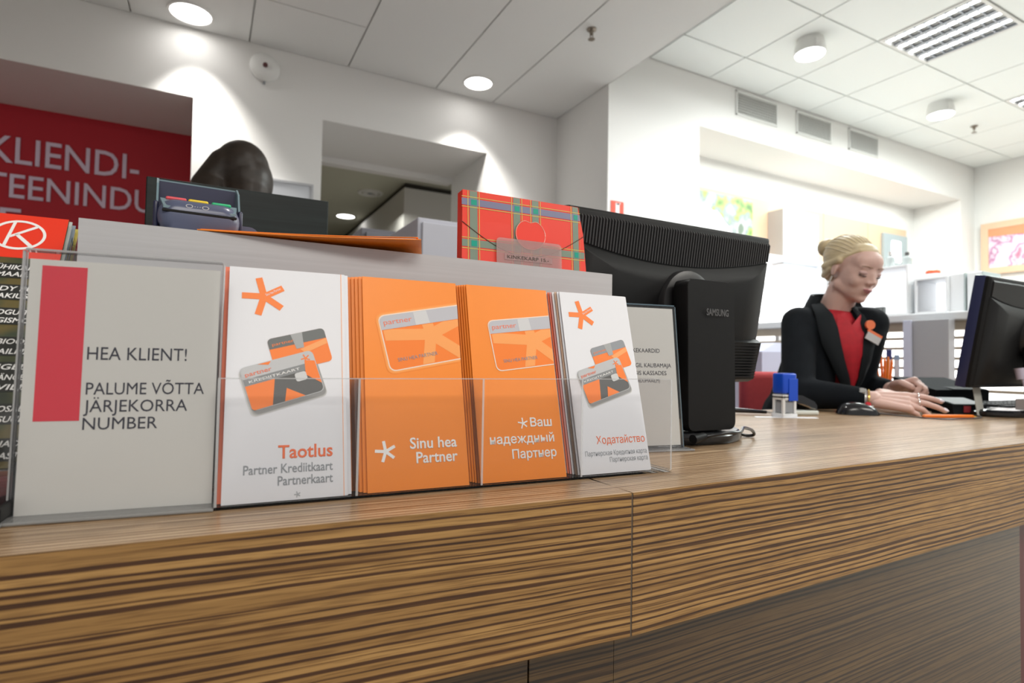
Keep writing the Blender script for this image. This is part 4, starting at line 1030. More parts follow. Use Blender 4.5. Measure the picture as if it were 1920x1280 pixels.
t = thing('computer_mouse', 'black computer mouse with a red scroll wheel on the counter', 'mouse', (1.580, .950, .7505), (0, 0, math.radians(-38)))
mb = MB(); rings = []
for k in range(11):
    u = -1 + 2 * k / 10; r = math.sqrt(max(0.002, 1 - u * u * .96)); hgt = .034 * r ** .8 * (1 - .18 * u)
    rings.append([(u * .052, .029 * r ** .6 * math.cos(a_), hgt * max(0, math.sin(a_)) ** .8) for a_ in [PI * j / 12 for j in range(13)]])
mb.loft(rings, close=True).build('shell', BLACKSM, t, 60)
MB().cyl((.026, -.003, .0285), (.026, .003, .0285), .007, n=16).build('scroll_wheel', mat('wheel_red', (.7, .03, .05), .3), t, 40)
MB().box(-.002, .040, .006, .016, .026, .0295, bev=.001, mtx=Matrix.Rotation(math.radians(8), 4, 'Y')).build('silver_inlay', mat('mouse_silver', (.4, .4, .42), .3), t)
t = thing('mouse_cable', 'thin dark cable curving from the mouse towards the right-hand monitor', 'cable', (0, 0, 0))
MB().tube(spline([(1.617, .915, .755), (1.64, .865, .753), (1.635, .80, .753), (1.655, .765, .753), (1.71, .765, .753), (1.765, .757, .753), (1.84, .775, .753), (1.93, .84, .753)], 7), .0018, 7).build('cord', mat('cable_grey', (.06, .055, .06), .4), t, 50)
t = thing('orange_pen', 'orange pen lying on the counter under the seated person\'s fingertips', 'pen', (0, 0, 0))
MB().cap((1.655, .822, .7558), (1.785, .772, .7558), .0048, .0048).build('barrel', mat('pen_orange', (.85, .20, .01), .3), t, 60)
MB().cyl((1.786, .7716, .7558), (1.797, .7674, .7555), .003, .001, 10).build('tip', mat('pen_tip', (.7, .4, .05), .3), t)

t = thing('desk_device', 'black wedge-shaped desk device behind the seated person\'s hands, left of the right-hand monitor', 'device', (2.05, .985, .7502), (0, 0, math.radians(-12)))
MB().loft([[(-.09, -.07, 0), (.13, -.07, 0), (.13, .07, 0), (-.09, .07, 0)], [(-.09, -.07, .065), (.13, -.07, .065), (.13, .07, .10), (-.09, .07, .10)]]).build('body', mat('phone_black', (.005, .007, .009), .8, spec=.12), t, 20)
MB().prism([(-.072, .066), (-.071, .068), (.05, .087), (.05, .085)], -.02, .12, 'x').build('keypad_panel', mat('keypad_black', (.012, .014, .016), .7, spec=.2), t)
t = thing('card_reader', 'small dark card reader with a red patch beside the seated person\'s fingertips', 'reader', (1.915, .86, .7502), (0, 0, math.radians(-25)))
MB().loft([[(-.05, -.04, 0), (.05, -.04, 0), (.05, .04, 0), (-.05, .04, 0)], [(-.05, -.035, .03), (.05, -.035, .03), (.05, .04, .045), (-.05, .04, .045)]]).build('body', MATS['phone_black'], t, 20)
MB().prism([(-.0365, .0302), (-.034, .0318), (.038, .0460), (.038, .0445)], -.046, .046, 'x').build('chrome_edge', mat('reader_edge', (.03, .035, .04), .5), t)
MB().box(-.02, .0, -.0405, -.0385, .008, .026).build('red_patch', mat('reader_red', (.3, .03, .04), .4), t)
t = thing('keyboard', 'black keyboard lying under the right-hand monitor with a small green card', 'keyboard', (2.19, .84, .7502), (0, 0, math.radians(-4)))
MB().loft([[(-.16, -.075, 0), (.26, -.075, 0), (.26, .075, 0), (-.16, .075, 0)], [(-.16, -.073, .014), (.26, -.073, .014), (.26, .073, .026), (-.16, .073, .026)]]).build('tray', BLACKPL, t, 20)
for r in range(4):
    k_ = MB()
    for c in range(18): k_.box(-.15 + c * .0222, -.15 + c * .0222 + .018, -.06 + r * .032, -.06 + r * .032 + .026, .016 + r * .002, .026 + r * .002, bev=.002, seg=1)
    tag(k_.build('key_row', BLACKPL, t), kind='stuff')
t = thing('green_card', 'small teal card lying beside the keyboard near the fingertips', 'card', (0, 0, 0))
MB().prism([(1.90, .775), (1.945, .755), (1.96, .78), (1.915, .80)], .7504, .7512, 'z').build('card', mat('teal_card', (.0, .35, .28), .4), t)
t = thing('monitor_cable', 'pale lavender video cable hanging behind the right-hand monitor', 'cable', (0, 0, 0))
LAV = mat('cable_lavender', (.42, .38, .48), .45)
MB().tube(spline([(1.93, .720, .86), (1.932, .712, .83), (1.938, .70, .80), (1.955, .69, .775), (1.99, .68, .757), (2.05, .66, .7545)], 7), .0035, 8).build('cord', LAV, t, 50)
MB().cyl((1.929, .722, .855), (1.928, .726, .885), .0095, .011, 14).build('connector', LAV, t, 40)
t = thing('paper_note', 'pale grey note propped behind the right-hand monitor', 'paper', (1.90, .80, .752), (math.radians(-8), 0, 0))
MB().box(-.02, .02, 0, .001, .0, .085).build('sheet', mat('note_grey', (.42, .43, .40), .7), t)
t = thing('white_sticker_box', 'small white and red packet at the right edge behind the monitor cable', 'box', (1.99, .735, .7715))
MB().box(-.03, .03, -.012, .012, .0, .030, bev=.002).build('carton', mat('packet_white', (.62, .60, .64), .5), t)
MB().box(-.018, .018, -.0126, -.012, .010, .018).build('red_print', mat('packet_red', (.6, .12, .12), .5), t)

# back desk with cup and binders
t = thing('back_desk', 'low wooden desk behind the seated person under the slatted partition', 'desk', (0, 0, 0))
MB().box(2.13, 2.86, 1.245, 1.42, .705, .73, bev=.003).build('desk_top', mat('desk_wood', (.45, .34, .22), .5), t)
for x in (2.16, 2.83):
    for y in (1.27, 1.39): MB().box(x - .02, x + .02, y - .02, y + .02, 0, .705).build('leg', MGREY, t)
t = thing('pen_cup', 'dark cup on the back desk full of orange pens', 'cup', (2.33, 1.295, .7302))
MB().lathe([(0, 0), (.036, 0), (.038, .10), (.034, .10), (.033, .004), (0, .004)], n=24).build('cup', BLACKPL, t, 40)
for k, (dx, dy, hh) in enumerate(((-.02, .008, .165), (-.008, -.012, .18), (.006, .012, .20), (.014, -.008, .17), (.02, .01, .155), (0, 0, .175))):
    tt = thing('orange_pen', 'orange pen in the dark cup behind the seated person\'s left fist', 'pen', (2.33, 1.295, .7302), group='orange pens in the cup')
    MB().cyl((dx * .5, dy * .5, .006), (dx * 1.7, dy * 1.7, hh), .0048, n=10).build('barrel', MATS['pen_orange'], tt, 40)
    MB().cap((dx * 1.7, dy * 1.7, hh), (dx * 1.74, dy * 1.74, hh + .008), .004, .003, n=8).build('cap', ORANGE, tt, 50)
for k, (x, c, lb) in enumerate(((2.345, (.03, .05, .22), 'dark blue binder standing beside the cup of orange pens'), (2.375, (.35, .48, .68), 'pale blue binder standing between the dark blue binder and grey divider'))):
    t = thing('binder', lb, 'binder', (x + .06 + .015 * k, 1.32 - .005 * k, .7302), (0, 0, math.radians(-62)))
    MB().box(-.009, .009, -.05, .05, 0, .22 - .02 * k, bev=.002).build('cover', mat('binder_%d' % k, c, .5), t)
    MB().box(-.007, .007, -.0512, -.0501, .01, .18).build('spine_label', PAPER, t)

# ------------------------------------------------------------------ people
SKIN = mat('skin', (0.64, 0.43, 0.38), 0.5, sss=0.12, noise=((16, 16, 16), 0.08))
LIPS = mat('lips', (0.48, 0.17, 0.19), 0.4)
LASH = mat('lashes', (0.10, 0.065, 0.06), 0.6)
LIDM = mat('eyelid_skin', (0.52, 0.35, 0.33), 0.5)
BLACKCL = mat('black_cloth', (0.006, 0.008, 0.011), 0.9, spec=.15, noise=((30, 30, 30), 0.35), bump=0.2)
LAPEL = mat('lapel_cloth', (0.009, 0.012, 0.015), 0.8, spec=.2)
REDCL = mat('red_cloth', (0.42, 0.006, 0.018), 0.7, noise=((50, 50, 50), 0.3), bump=0.3)
BLOND = mat('blond_hair', (0.60, 0.50, 0.32), 0.45, noise=((20, 20, 90), 0.35), bump=0.4)
DARKHAIR = mat('dark_brown_hair', (0.022, 0.014, 0.009), 0.45, noise=((30, 30, 80), 0.6), bump=0.3)
NAIL = mat('nail_polish', (0.78, 0.70, 0.78), 0.2)

def fuse(mb, name, m, parent, voxel=.005, smooth=3, fac=.5, extra=None, subd=None):
    """union of overlapping shapes, voxel remeshed and smoothed into one continuous skin"""
    o = mb.build(name, m)
    r = o.modifiers.new('r', 'REMESH'); r.mode = 'VOXEL'; r.voxel_size = voxel; r.use_smooth_shade = True
    s = o.modifiers.new('s', 'SMOOTH'); s.factor = fac; s.iterations = smooth
    dg = bpy.context.evaluated_depsgraph_get(); dg.update()
    me = bpy.data.meshes.new_from_object(o.evaluated_get(dg))
    old = o.data; o.modifiers.clear(); o.data = me; bpy.data.meshes.remove(old)
    me.name = name
    if not me.materials: me.materials.append(m)
    for p in me.polygons: p.use_smooth = True
    if extra:
        bm = bmesh.new(); bm.from_mesh(me)
        for e in extra:
            bm.from_mesh(e.data); bpy.data.objects.remove(e)
        bm.to_mesh(me); bm.free()
        for p in me.polygons: p.use_smooth = True
    if parent is not None: o.parent = parent
    return o

def head_shapes(mb, H):
    mb.sph((0, .018, .030), (.071, .088, .078), 28, mtx=H)
    mb.sph((0, -.030, -.012), (.063, .060, .078), 28, mtx=H)
    mb.sph((0, -.040, -.055), (.050, .048, .050), 24, mtx=H)
    mb.sph((0, -.070, -.087), (.021, .019, .017), 18, mtx=H)      # chin
    mb.sph((0, -.046, .036), (.060, .042, .044), 24, mtx=H)       # forehead
    for s in (-1, 1):
        mb.sph((s * .032, -.058, -.026), (.027, .024, .030), 18, mtx=H)   # cheek
        mb.sph((s * .028, -.0745, .0205), (.024, .010, .008), 14, mtx=H)   # brow ridge
        mb.cap((s * .046, -.008, -.056), (s * .016, -.060, -.080), .022, .018, mtx=H)   # jaw
        mb.sph((s * .0105, -.093, -.0285), (.0080, .0095, .0070), 12, mtx=H)     # nostril wing
        mb.sph((s * .071, .010, -.010), (.006, .016, .026), 14, mtx=H, rot=Euler((math.radians(-10), 0, s * .25)))  # ear
        mb.sph((s * .0310, -.0725, .002), (.0185, .0110, .0105), 14, mtx=H)  # closed lid
    mb.cap((0, -.083, .012), (0, -.097, -.018), .0070, .0085, mtx=H)
    mb.sph((0, -.1005, -.0235), (.0092, .0100, .0085), 14, mtx=H)
    mb.sph((0, -.0855, -.0505), (.024, .012, .0075), 16, mtx=H)
    mb.sph((0, -.0840, -.0610), (.019, .012, .0070), 16, mtx=H)

def hand(mb, wrist, d, lat, palm_l, palm_w, fingers, thumb, side=1, nails=None):
    """d: pointing direction, lat: towards the thumb, n: out of the back of the hand. fingers: (lengths, [bend angles], spread)"""
    d = Vector(d).normalized(); lat = (Vector(lat) - d * Vector(lat).dot(d)).normalized(); n = d.cross(lat) * side; n.normalize()
    W = Vector(wrist)
    for k, u in enumerate((-.5, -.17, .17, .5)):
        base = W + d * palm_l + lat * (palm_w * u * .86)
        mb.cap(W + lat * (palm_w * u * .45) + d * .004, base, .0145, .0105)
    mb.cap(W + lat * palm_w * .20 - n * .004 + d * .01, W + d * palm_l * .62 + lat * palm_w * .40 - n * .006, .015, .012)
    out = []
    for k, (ln, bends, spr, r) in enumerate(fingers):      # index .. little
        u = .5 - k / 3
        p = W + d * (palm_l - (.004 if k in (0, 2) else 0) - (.010 if k == 3 else 0)) + lat * (palm_w * u * .86)
        dirv = (d + lat * spr).normalized(); ax = dirv.cross(n).normalized(); cur = dirv.copy(); ang = 0
        for j, (sg, b) in enumerate(zip((.46, .30, .24), bends)):
            ang += math.radians(b)
            cur = (dirv * math.cos(ang) - n * math.sin(ang)).normalized()
            q = p + cur * ln * sg
            mb.cap(p, q, r * (1 - .10 * j), r * (1 - .10 * (j + 1)))
            p = q
        out.append((p, cur, n))
        if nails is not None:
            nn = (n * math.cos(ang) + dirv * math.sin(ang)).normalized(); xx = cur.cross(nn).normalized()
            M = Matrix((xx, cur, nn)).transposed().to_4x4(); M.translation = p - cur * .001 + nn * r * .52
            nails.sph((0, 0, 0), (r * .62, .0085, r * .26), 12, mtx=M)
    b0, dirs, lens, r = thumb
    p = W + d * palm_l * .22 + lat * palm_w * .48
    for j, (dv, ln) in enumerate(zip(dirs, lens)):
        v = (d * dv[0] + lat * dv[1] + n * dv[2]).normalized(); q = p + v * ln
        mb.cap(p, q, r * (1.15 - .1 * j), r * (1.05 - .12 * j)); p = q
    return out

# ---- seated woman ---------------------------------------------------
t = thing('person', 'seated blonde person in black jacket and red shirt working at the counter', 'person', (1.80, 1.30, 0))
W0 = Vector((1.80, 1.30, 0))
L0 = lambda x, y, z: Vector((x, y, z)) - W0
def L(x, y, z):
    k = min(1, max(0, (z - .72) / .18)); a = math.radians(-25) * k; X, Y = x - 1.805, y - 1.21   # the trunk turns towards the camera
    return Vector((X * math.cos(a) - Y * math.sin(a) + 1.805 + .025 * k, X * math.sin(a) + Y * math.cos(a) + 1.21 - .022 * k, z + .026 * k)) - W0
Hc = L0(1.820, 1.110, 1.192)
H = Matrix.Translation(Hc) @ Matrix.Rotation(math.radians(-9), 4, 'Z') @ Matrix.Rotation(math.radians(3), 4, 'Y') @ Matrix.Rotation(math.radians(22), 4, 'X') @ Matrix.Scale(.90, 4)
b = MB(); head_shapes(b, H)
neck0 = L0(1.825, 1.172, 1.065); neck1 = L0(1.822, 1.140, 1.130)
b.cap(neck0, neck1, .050, .047); b.cap(L(1.80, 1.205, .99), neck0, .052, .049)
shR, shL = L(1.682, 1.190, 1.000), L(1.900, 1.150, 1.000)
elR, elL = L0(1.560, 1.115, .800), L0(1.935, 1.165, .815)
wrR, wrL = L0(1.672, .962, .790), L0(1.846, 1.000, .812)
b.cap(L(1.80, 1.215, .965), shR + Vector((0, 0, -.02)), .045, .034); b.cap(L(1.80, 1.215, .965), shL + Vector((0, 0, -.02)), .045, .034)
b.cap(L(1.80, 1.22, .92), L(1.80, 1.26, .72), .078, .075)
b.cap(L(1.80, 1.25, .72), L(1.80, 1.30, .52), .09, .11)
for s, sh, el, wr in ((-1, shR, elR, wrR), (1, shL, elL, wrL)):
    b.cap(sh, el, .040, .034); b.cap(el, wr, .034, .0235)
    b.cap(L(1.80 + s * .09, 1.30, .50), L(1.80 + s * .11, .93, .52), .080, .055)
    b.cap(L(1.80 + s * .11, .93, .52), L(1.80 + s * .11, 1.00, .10), .052, .035)
    b.cap(L(1.80 + s * .11, 1.00, .05), L(1.80 + s * .12, .86, .035), .035, .03)
hb = MB(); nails = MB()
fl = lambda *a: a
dR = Vector((.60, -.78, -.06)); latR = Vector((.62, .48, .62))
hand(hb, wrR, dR, latR, .084, .066, [(.090, (4, 12, 8), .10, .0092), (.096, (10, 10, 10), .02, .0094), (.086, (18, 28, 18), -.03, .0090), (.066, (24, 34, 20), -.08, .0082)], (None, [(.75, .55, -.45), (.9, .15, -.35)], (.034, .028), .0105), 1, nails)
dL = Vector((.10, -.80, .25)); latL = Vector((-.78, -.30, .55))
hand(hb, wrL, dL, latL, .070, .060, [(.070, (55, 70, 30), .04, .0082), (.076, (58, 72, 30), .01, .0084), (.070, (60, 74, 30), -.02, .0080), (.058, (62, 74, 30), -.05, .0073)], (None, [(.8, .45, -.35), (.75, -.2, -.6)], (.034, .028), .0105), -1, nails)
for s, el, wr in ((-1, elR, wrR), (1, elL, wrL)): hb.cap(el * .25 + wr * .75, wr, .027, .0215)
ho = fuse(hb, 'hands', SKIN, None, .0024, 4)
body = fuse(b, 'body', SKIN, t, .0042, 9, extra=[ho])
nails.build('fingernails', NAIL, t, 60)
def hp_(x, y, z): return H @ Vector((x, y, z))
# face details
for s in (-1, 1):
    MB().sph((s * .0305, -.0740, .0030), (.0185, .0112, .0100), 18, mtx=H).build('eyelid', LIDM, t, 60)
    MB().tube([hp_(s * (.0305 + .0185 * math.cos(a)), -.0845 + .0085 * math.cos(a) ** 2, -.0035 - .0040 * math.sin(a)) for a in [PI * k / 10 for k in range(11)]], .0019, 6).build('eyelashes', LASH, t, 60)
    MB().tube([hp_(s * (.0130 + .0370 * k / 6), -.0882 + .012 * (k / 6) ** 2, .0225 + .0045 * math.sin(PI * (.15 + .65 * k / 6))) for k in range(7)], .0016, 6).build('eyebrow', mat('eyebrow_hair', (.36, .23, .17), .7), t, 60)
lp = MB(); lp.sph((0, -.0880, -.0505), (.0205, .0100, .0040), 18, mtx=H); lp.sph((0, -.0870, -.0585), (.0165, .0100, .0046), 18, mtx=H)
lp.build('lips', LIPS, t, 60)
MB().tube([hp_(.0225 * math.cos(a), -.0972 + .0060 * math.cos(a) ** 2, -.0545 + .0012 * math.cos(2 * a)) for a in [PI * k / 10 for k in range(11)]], .0009, 5).build('mouth_line', mat('mouth_line', (.22, .07, .08), .6), t, 60)
# hair: combed-back cap with side strand and a bun
hb2 = MB()
hb2.sph((0, .034, .038), (.0765, .0880, .0800), 32, mtx=H)
hb2.sph((0, -.012, .072), (.055, .048, .028), 24, mtx=H)
hb2.sph((0, .075, -.010), (.052, .030, .055), 20, mtx=H)
for s in (-1, 1):
    hb2.cap((s * .042, -.040, .072), (s * .070, .006, .030), .007, .010, mtx=H)
    hb2.cap((s * .074, .002, .024), (s * .062, .060, -.010), .012, .014, mtx=H)
    hb2.cap((s * .064, .030, -.010), (s * .036, .075, -.045), .012, .012, mtx=H)
hair = fuse(hb2, 'hair', BLOND, t, .0035, 4)
hs = MB()
for k in range(16):   # combed strands running back to the bun
    a = math.radians(-75 + 150 * k / 15)
    pts = []
    for j in range(9):
        u = j / 8; th = math.radians(28 + 112 * u)
        rx_, ry_, rz_ = .0775, .0895, .0815
        y = .034 - ry_ * math.cos(th) ; rr = math.sin(th)
        pts.append(hp_(rx_ * math.sin(a) * rr, y, .036 + rz_ * math.cos(a) * rr))
    hs.tube(pts, .0022, 5)
tag(hs.build('hair_strands', mat('blond_hair_light', (.64, .55, .38), .4), t, 60), kind='stuff')
bn = MB(); bn.sph((-.012, .128, .050), (.036, .030, .034), 20, mtx=H)
bn.build('hair_bun', BLOND, t, 60)
bt = MB()
for k in range(3):
    bt.tube([hp_(-.012 + .033 * math.cos(a) * (1 - .18 * k), .122 + .012 * k, .050 + .031 * math.sin(a) * (1 - .18 * k)) for a in [2 * PI * j / 20 for j in range(21)]], .004, 6)
tag(bt.build('bun_coils', BLOND, t, 60), kind='stuff')
MB().tube([hp_(-.073, .006, -.034), hp_(-.075, .006, -.050), hp_(-.074, .007, -.066)], .0022, 6).build('earring', CHROME, t, 60)
MB().tube([hp_(.073, .006, -.034), hp_(.075, .006, -.050), hp_(.074, .007, -.066)], .0022, 6).build('earring', CHROME, t, 60)

# red shirt
b = MB()
b.cap(L(1.80, 1.200, .965), L(1.80, 1.235, .74), .090, .094)
b.cap(L(1.75, 1.195, .94), L(1.845, 1.180, .94), .074, .074)
shirt = fuse(b, 'shirt', REDCL, t, .005, 4)
for s in (-1, 1):
    MB().loft([[L(1.803 + s * .010, 1.128, 1.000), L(1.803 + s * .050, 1.142, 1.030), L(1.803 + s * .060, 1.180, 1.050)],
               [L(1.803 + s * .022, 1.108, .972), L(1.803 + s * .060, 1.122, 1.000), L(1.803 + s * .072, 1.165, 1.030)]], close=False, cap=False).build('shirt_collar', REDCL, t, 50)
for z, y in ((.945, 1.083), (.895, 1.105), (.845, 1.117)): MB().sph(L(1.803, y, z), (.0045, .003, .0045), 10).build('shirt_button', mat('button_red', (.6, .15, .12), .3), t, 60)

# black jacket: back, sides and sleeves
b = MB()
def jr(z, cx, cy, rx_, ry_, open_): 
    return (z, cx, cy, rx_, ry_, open_)
b.cap(L(1.80, 1.235, .955), L(1.80, 1.275, .70), .105, .118)
b.cap(L(1.80, 1.225, .975), shR + Vector((.01, 0, -.008)), .070, .052)
b.cap(L(1.80, 1.225, .975), shL + Vector((-.01, 0, -.008)), .070, .052)
for s in (-1, 1):
    cx = 1.803 + s * .076
    b.cap(L(cx, 1.165 - (.012 if s > 0 else 0), .955), L(1.803 + s * .082, 1.195, .70), .062, .072)
b.cap(L(1.80, 1.28, .70), L(1.80, 1.31, .56), .125, .135)
b.cap(L(1.80, 1.235, .985), L(1.80, 1.245, 1.035), .062, .036); b.cap(L(1.76, 1.235, .995), L(1.755, 1.225, 1.030), .050, .032); b.cap(L(1.84, 1.235, .995), L(1.85, 1.225, 1.030), .050, .032)
b.cap(L(1.80, 1.235, 1.020), shR + Vector((.02, 0, .002)), .040, .046); b.cap(L(1.80, 1.235, 1.020), shL + Vector((-.02, 0, .002)), .040, .046)
for sh, el, wr in ((shR, elR, wrR), (shL, elL, wrL)):
    b.cap(sh + Vector((0, 0, -.005)), el, .053, .047); b.cap(el, el * .20 + wr * .80, .050, .034)
jacket = fuse(b, 'jacket', BLACKCL, t, .0055, 14)
# hole for the shirt front is formed by lapels standing proud of shirt and jacket
sf = MB()
ff = [(1.784, 1.0, .0), ]
sf.loft([[L(x, y, z) for x, y, z in row] for row in (
    [(1.765, 1.112, 1.020), (1.788, 1.100, 1.005), (1.803, 1.098, .985), (1.820, 1.100, 1.005), (1.840, 1.112, 1.020)],
    [(1.752, 1.096, .965), (1.778, 1.082, .955), (1.803, 1.076, .945), (1.828, 1.082, .955), (1.846, 1.096, .965)],
    [(1.762, 1.094, .900), (1.784, 1.082, .895), (1.803, 1.078, .890), (1.824, 1.082, .895), (1.840, 1.094, .900)],
    [(1.778, 1.102, .835), (1.792, 1.092, .830), (1.803, 1.088, .830), (1.816, 1.092, .830), (1.828, 1.102, .835)],
    [(1.798, 1.112, .785), (1.801, 1.108, .782), (1.803, 1.106, .780), (1.808, 1.108, .782), (1.812, 1.112, .785)])], close=False, cap=False)
sf.build('shirt_front', REDCL, t, 60)
for s in (-1, 1):
    rows = []; ks = 1 if s < 0 else .72; ki = 1 if s < 0 else .55
    for z, xi, xo, y in ((1.075, .052, .066, 1.205), (1.055, .055, .085, 1.160), (1.020, .050, .098, 1.118), (.975, .048, .104, 1.094), (.930, .044, .098, 1.086), (.880, .036, .078, 1.084), (.830, .020, .052, 1.090), (.785, .000, .020, 1.102)):
        rows.append([L(1.803 + s * xi * ki, y - (.004 if s > 0 else 0), z), L(1.803 + s * (xi * ki + xo * ks) / 2, y - .006, z - .002), L(1.803 + s * max(xo * ks, xi + .006), y + .006, z - .006)])
    rows2 = [[p + Vector((0, .004, 0)) for p in r] for r in rows]
    lb_ = MB()
    lb_.loft([r + list(reversed(q)) for r, q in zip(rows, rows2)])
    lb_.build('lapel', LAPEL, t, 60)
cb = MB(); rg = []
for k in range(17):
    a = math.radians(-112 + 224 * k / 16); sx, cy = math.sin(a), math.cos(a)
    zt = 1.083 + .016 * cy
    rg.append([L(1.806 + .060 * sx, 1.196 + .056 * cy, zt), L(1.806 + .070 * sx, 1.196 + .066 * cy, zt + .003), L(1.806 + .092 * sx, 1.200 + .090 * cy, 1.040 + .010 * cy), L(1.806 + .070 * sx, 1.200 + .070 * cy, 1.030)])
cb.loft(rg)
cb.build('jacket_collar', LAPEL, t, 60)
# badge and name tag on her left lapel
MB().cyl(L(1.846, 1.080, .985), L(1.846, 1.073, .985), .0145, n=24).build('round_badge', mat('badge_orange', (.85, .22, .10), .4), t, 40)
nb = Matrix.Translation(L(1.850, 1.070, .945)) @ Matrix.Rotation(math.radians(-25), 4, 'Z') @ Matrix.Rotation(math.radians(28), 4, 'Y')
MB().box(-.022, .025, -.002, .001, -.013, .010, mtx=nb).build('name_tag', mat('tag_silver', (.55, .56, .58), .35), t)
MB().box(-.025, .025, -.002, .001, .0102, .018, mtx=nb).build('tag_stripe', mat('badge_orange', (.85, .22, .10), .4), t)
# trousers, shoes
b = MB()
for s in (-1, 1):
    b.cap(L(1.80 + s * .08, 1.30, .52), L(1.80 + s * .11, .93, .53), .092, .066)
    b.cap(L(1.80 + s * .11, .93, .53), L(1.80 + s * .11, 1.00, .12), .064, .048)
fuse(b, 'trousers', BLACKCL, t, .009, 3)
for s in (-1, 1): MB().cap(L(1.80 + s * .11, 1.01, .045), L(1.80 + s * .12, .85, .04), .044, .038).build('shoe', BLACKSM, t, 60)
# watch, bracelet, rings
def band(c, ax, r, th, name, m, wd=.006):
    ax = Vector(ax).normalized(); u = ax.orthogonal().normalized(); v = ax.cross(u)
    mb = MB()
    rg = []
    for k in range(25):
        a = 2 * PI * k / 24; n_ = u * math.cos(a) + v * math.sin(a)
        rg.append([c + n_ * r - ax * wd / 2, c + n_ * (r + th) - ax * wd / 2, c + n_ * (r + th) + ax * wd / 2, c + n_ * r + ax * wd / 2])
    mb.loft(rg, cap=False).build(name, m, t, 40)
fa = (wrR - elR).normalized()
GOLD = mat('gold', (.75, .52, .15), .25, metal=1.0)
band(wrR - fa * .012, fa, .0245, .003, 'bracelet', GOLD, .004)
band(wrR - fa * .024, fa, .0250, .003, 'watch_strap', mat('watch_strap', (.55, .55, .56), .3, metal=.6), .012)
wq = wrR - fa * .024 + Vector((-.017, -.008, .020)); MB().cyl(wq, wq + Vector((-.003, -.002, .004)), .0095, n=24).build('watch_case', CHROME, t, 40)
dn = dR.normalized(); ln_ = (latR - dn * latR.dot(dn)).normalized()
for k, u in enumerate((.5, .17)):
    band(wrR + dn * (.084 + .026) + ln_ * (.066 * u * .86) + Vector((0, 0, -.004 * k)) , dn, .0092, .0009, 'ring', CHROME, .0022)
# chair under her
t2 = thing('office_chair', 'black office chair under the seated blonde person, hidden by the counter', 'chair', (1.80, 1.33, 0))
MB().box(-.22, .22, -.22, .22, .36, .405, bev=.03, seg=4).build('seat', BLACKCL, t2, 50)
MB().cyl((0, 0, .08), (0, 0, .36), .025).build('gas_column', CHROME, t2, 50)
for k in range(5):
    a = 2 * PI * k / 5 + .3
    MB().cap((0, 0, .09), (math.cos(a) * .23, math.sin(a) * .23, .06), .022, .014).build('leg', BLACKPL, t2, 50)
    MB().cyl((math.cos(a) * .23 - .012, math.sin(a) * .23, .027), (math.cos(a) * .23 + .012, math.sin(a) * .23, .027), .027).build('castor', BLACKPL, t2, 50)

# ---- dark-haired person bending down behind the till ------------------
t = thing('person', 'dark-haired person bending forward behind the black board, only hair visible', 'person', (.082, 2.02, 0))
W1 = Vector((.10, 1.45, 0)); Q = lambda x, y, z: Vector((x, y, z)) - W1
H = Matrix.Translation(Q(.098, 1.58, 1.475)) @ Matrix.Rotation(math.radians(165), 4, 'Z') @ Matrix.Rotation(math.radians(35), 4, 'X') @ Matrix.Scale(.88, 4)
b = MB(); head_shapes(b, H)
b.cap(Q(.09, 1.53, 1.34), Q(.095, 1.57, 1.42), .050, .046)
b.cap(Q(.09, 1.50, 1.27), Q(.12, 1.42, .92), .105, .11); b.cap(Q(-.06, 1.50, 1.27), Q(.24, 1.50, 1.27), .050, .050)
for s in (-1, 1):
    b.cap(Q(.12 + s * .09, 1.42, .90), Q(.12 + s * .10, 1.46, .50), .080, .057); b.cap(Q(.12 + s * .10, 1.46, .50), Q(.12 + s * .10, 1.40, .09), .054, .036)
    b.cap(Q(.12 + s * .10, 1.39, .045), Q(.12 + s * .11, 1.54, .04), .036, .031)
    b.cap(Q(.09 + s * .165, 1.52, 1.26), Q(.09 + s * .19, 1.66, .98), .040, .034); b.cap(Q(.09 + s * .19, 1.66, .98), Q(.09 + s * .11, 1.84, .93), .034, .024)
hb = MB()
for s in (-1, 1):
    hand(hb, Q(.09 + s * .11, 1.84, .93), Vector((-s * .25, .9, -.2)), Vector((-s * .9, .25, .2)), .070, .058, [(.072, (15, 22, 14), .08, .008), (.078, (16, 22, 14), .02, .008), (.072, (18, 24, 14), -.02, .0078), (.058, (20, 26, 14), -.08, .007)], (None, [(.75, .55, -.3), (.9, .2, -.3)], (.034, .028), .0105), s)
ho = fuse(hb, 'hands', SKIN, None, .003, 3)
fuse(b, 'body', SKIN, t, .006, 3, extra=[ho])
b = MB()
b.sph((0, .026, .036), (.085, .100, .090), 28, mtx=H)
b.sph(Q(.106, 1.57, 1.510), (.088, .088, .100), 28)
b.sph(Q(.122, 1.56, 1.470), (.084, .085, .100), 24)
b.cap(Q(.06, 1.56, 1.51), Q(.00, 1.555, 1.44), .062, .045); b.cap(Q(.00, 1.555, 1.44), Q(-.040, 1.55, 1.395), .045, .026)
b.cap(Q(.12, 1.55, 1.44), Q(.12, 1.48, 1.34), .078, .055); b.cap(Q(.02, 1.55, 1.42), Q(.03, 1.48, 1.32), .060, .045)
fuse(b, 'hair', DARKHAIR, t, .006, 6)
b = MB(); b.cap(Q(.09, 1.50, 1.265), Q(.12, 1.42, .94), .118, .122); b.cap(Q(-.06, 1.50, 1.26), Q(.24, 1.50, 1.26), .060, .060)
for s in (-1, 1): b.cap(Q(.09 + s * .165, 1.52, 1.25), Q(.09 + s * .19, 1.66, .98), .052, .045); b.cap(Q(.09 + s * .19, 1.66, .98), Q(.09 + s * .125, 1.81, .935), .044, .034)
fuse(b, 'jacket', BLACKCL, t, .008, 4)
b = MB()
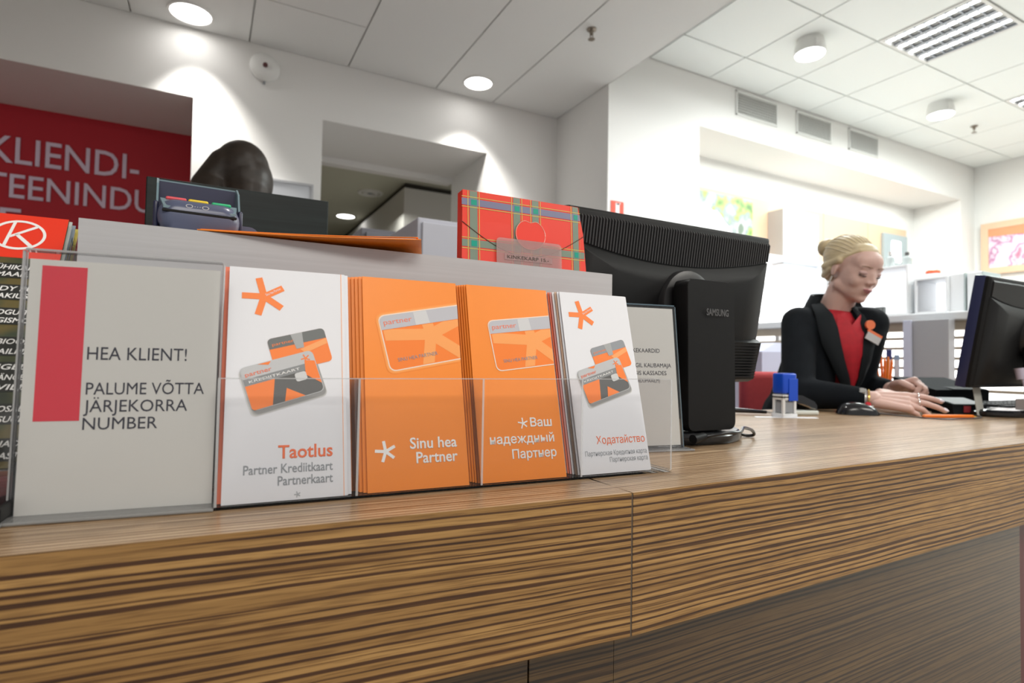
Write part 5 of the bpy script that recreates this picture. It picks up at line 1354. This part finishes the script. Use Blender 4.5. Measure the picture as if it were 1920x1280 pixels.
for s in (-1, 1): b.cap(Q(.12 + s * .08, 1.42, .93), Q(.12 + s * .10, 1.46, .50), .095, .067); b.cap(Q(.12 + s * .10, 1.46, .50), Q(.12 + s * .10, 1.40, .11), .064, .047)
fuse(b, 'trousers', BLACKCL, t, .010, 3)
for s in (-1, 1): MB().cap(Q(.12 + s * .10, 1.38, .047), Q(.12 + s * .11, 1.55, .042), .044, .038).build('shoe', BLACKSM, t, 60)

# ------------------------------------------------------------------ sub-parts go under the part they belong to
def base(n): return n.rsplit('.', 1)[0] if n[-3:].isdigit() and n[-4:-3] == '.' else n
NEST = {'computer_monitor': {'vent_ribs': 'back_shell', 'vent_slot': 'back_shell', 'raised_back': 'back_shell', 'lower_housing': 'back_shell', 'screw_hole': 'swivel_disc', 'brand_lettering': 'stand_column', 'screen': 'bezel'},
        'person': {'fingernails': 'body', 'eyelid': 'body', 'eyelashes': 'body', 'eyebrow': 'body', 'lips': 'body', 'mouth_line': 'body', 'hair_strands': 'hair', 'hair_bun': 'hair', 'bun_coils': 'hair',
                   'shirt_collar': 'shirt', 'shirt_button': 'shirt', 'shirt_front': 'shirt', 'lapel': 'jacket', 'jacket_collar': 'jacket', 'tag_stripe': 'name_tag'},
        'gift_box': {'tab_rim': 'heart_tab', 'sticker_strip': 'price_sticker', 'lettering': 'price_sticker'},
        'card_terminal': {'red_key': 'keypad_face', 'yellow_key': 'keypad_face', 'green_key': 'keypad_face', 'lettering': 'keypad_face', 'hood_lining': 'privacy_hood'},
        'leaflet_holder': {'front_top_edge': 'front_plate'},
        'magazine': {'oval_k_emblem': 'masthead'},
        'self_inking_stamp': {'black_band': 'upper_frame', 'cap_skirt': 'blue_cap'},
        'wall_cabinet': {'lit_window': 'body'}, 'lit_sign': {'glowing_patch': 'frame'}, 'counter_section': {'front_veneer': 'fascia'}}
for o in list(COL.objects):
    if o.parent is None and base(o.name) in NEST:
        rule = NEST[base(o.name)]; kids = list(o.children)
        for k in kids:
            want = rule.get(base(k.name))
            if want:
                p = next((q for q in kids if base(q.name) == want), None)
                if p is not None: k.parent = p
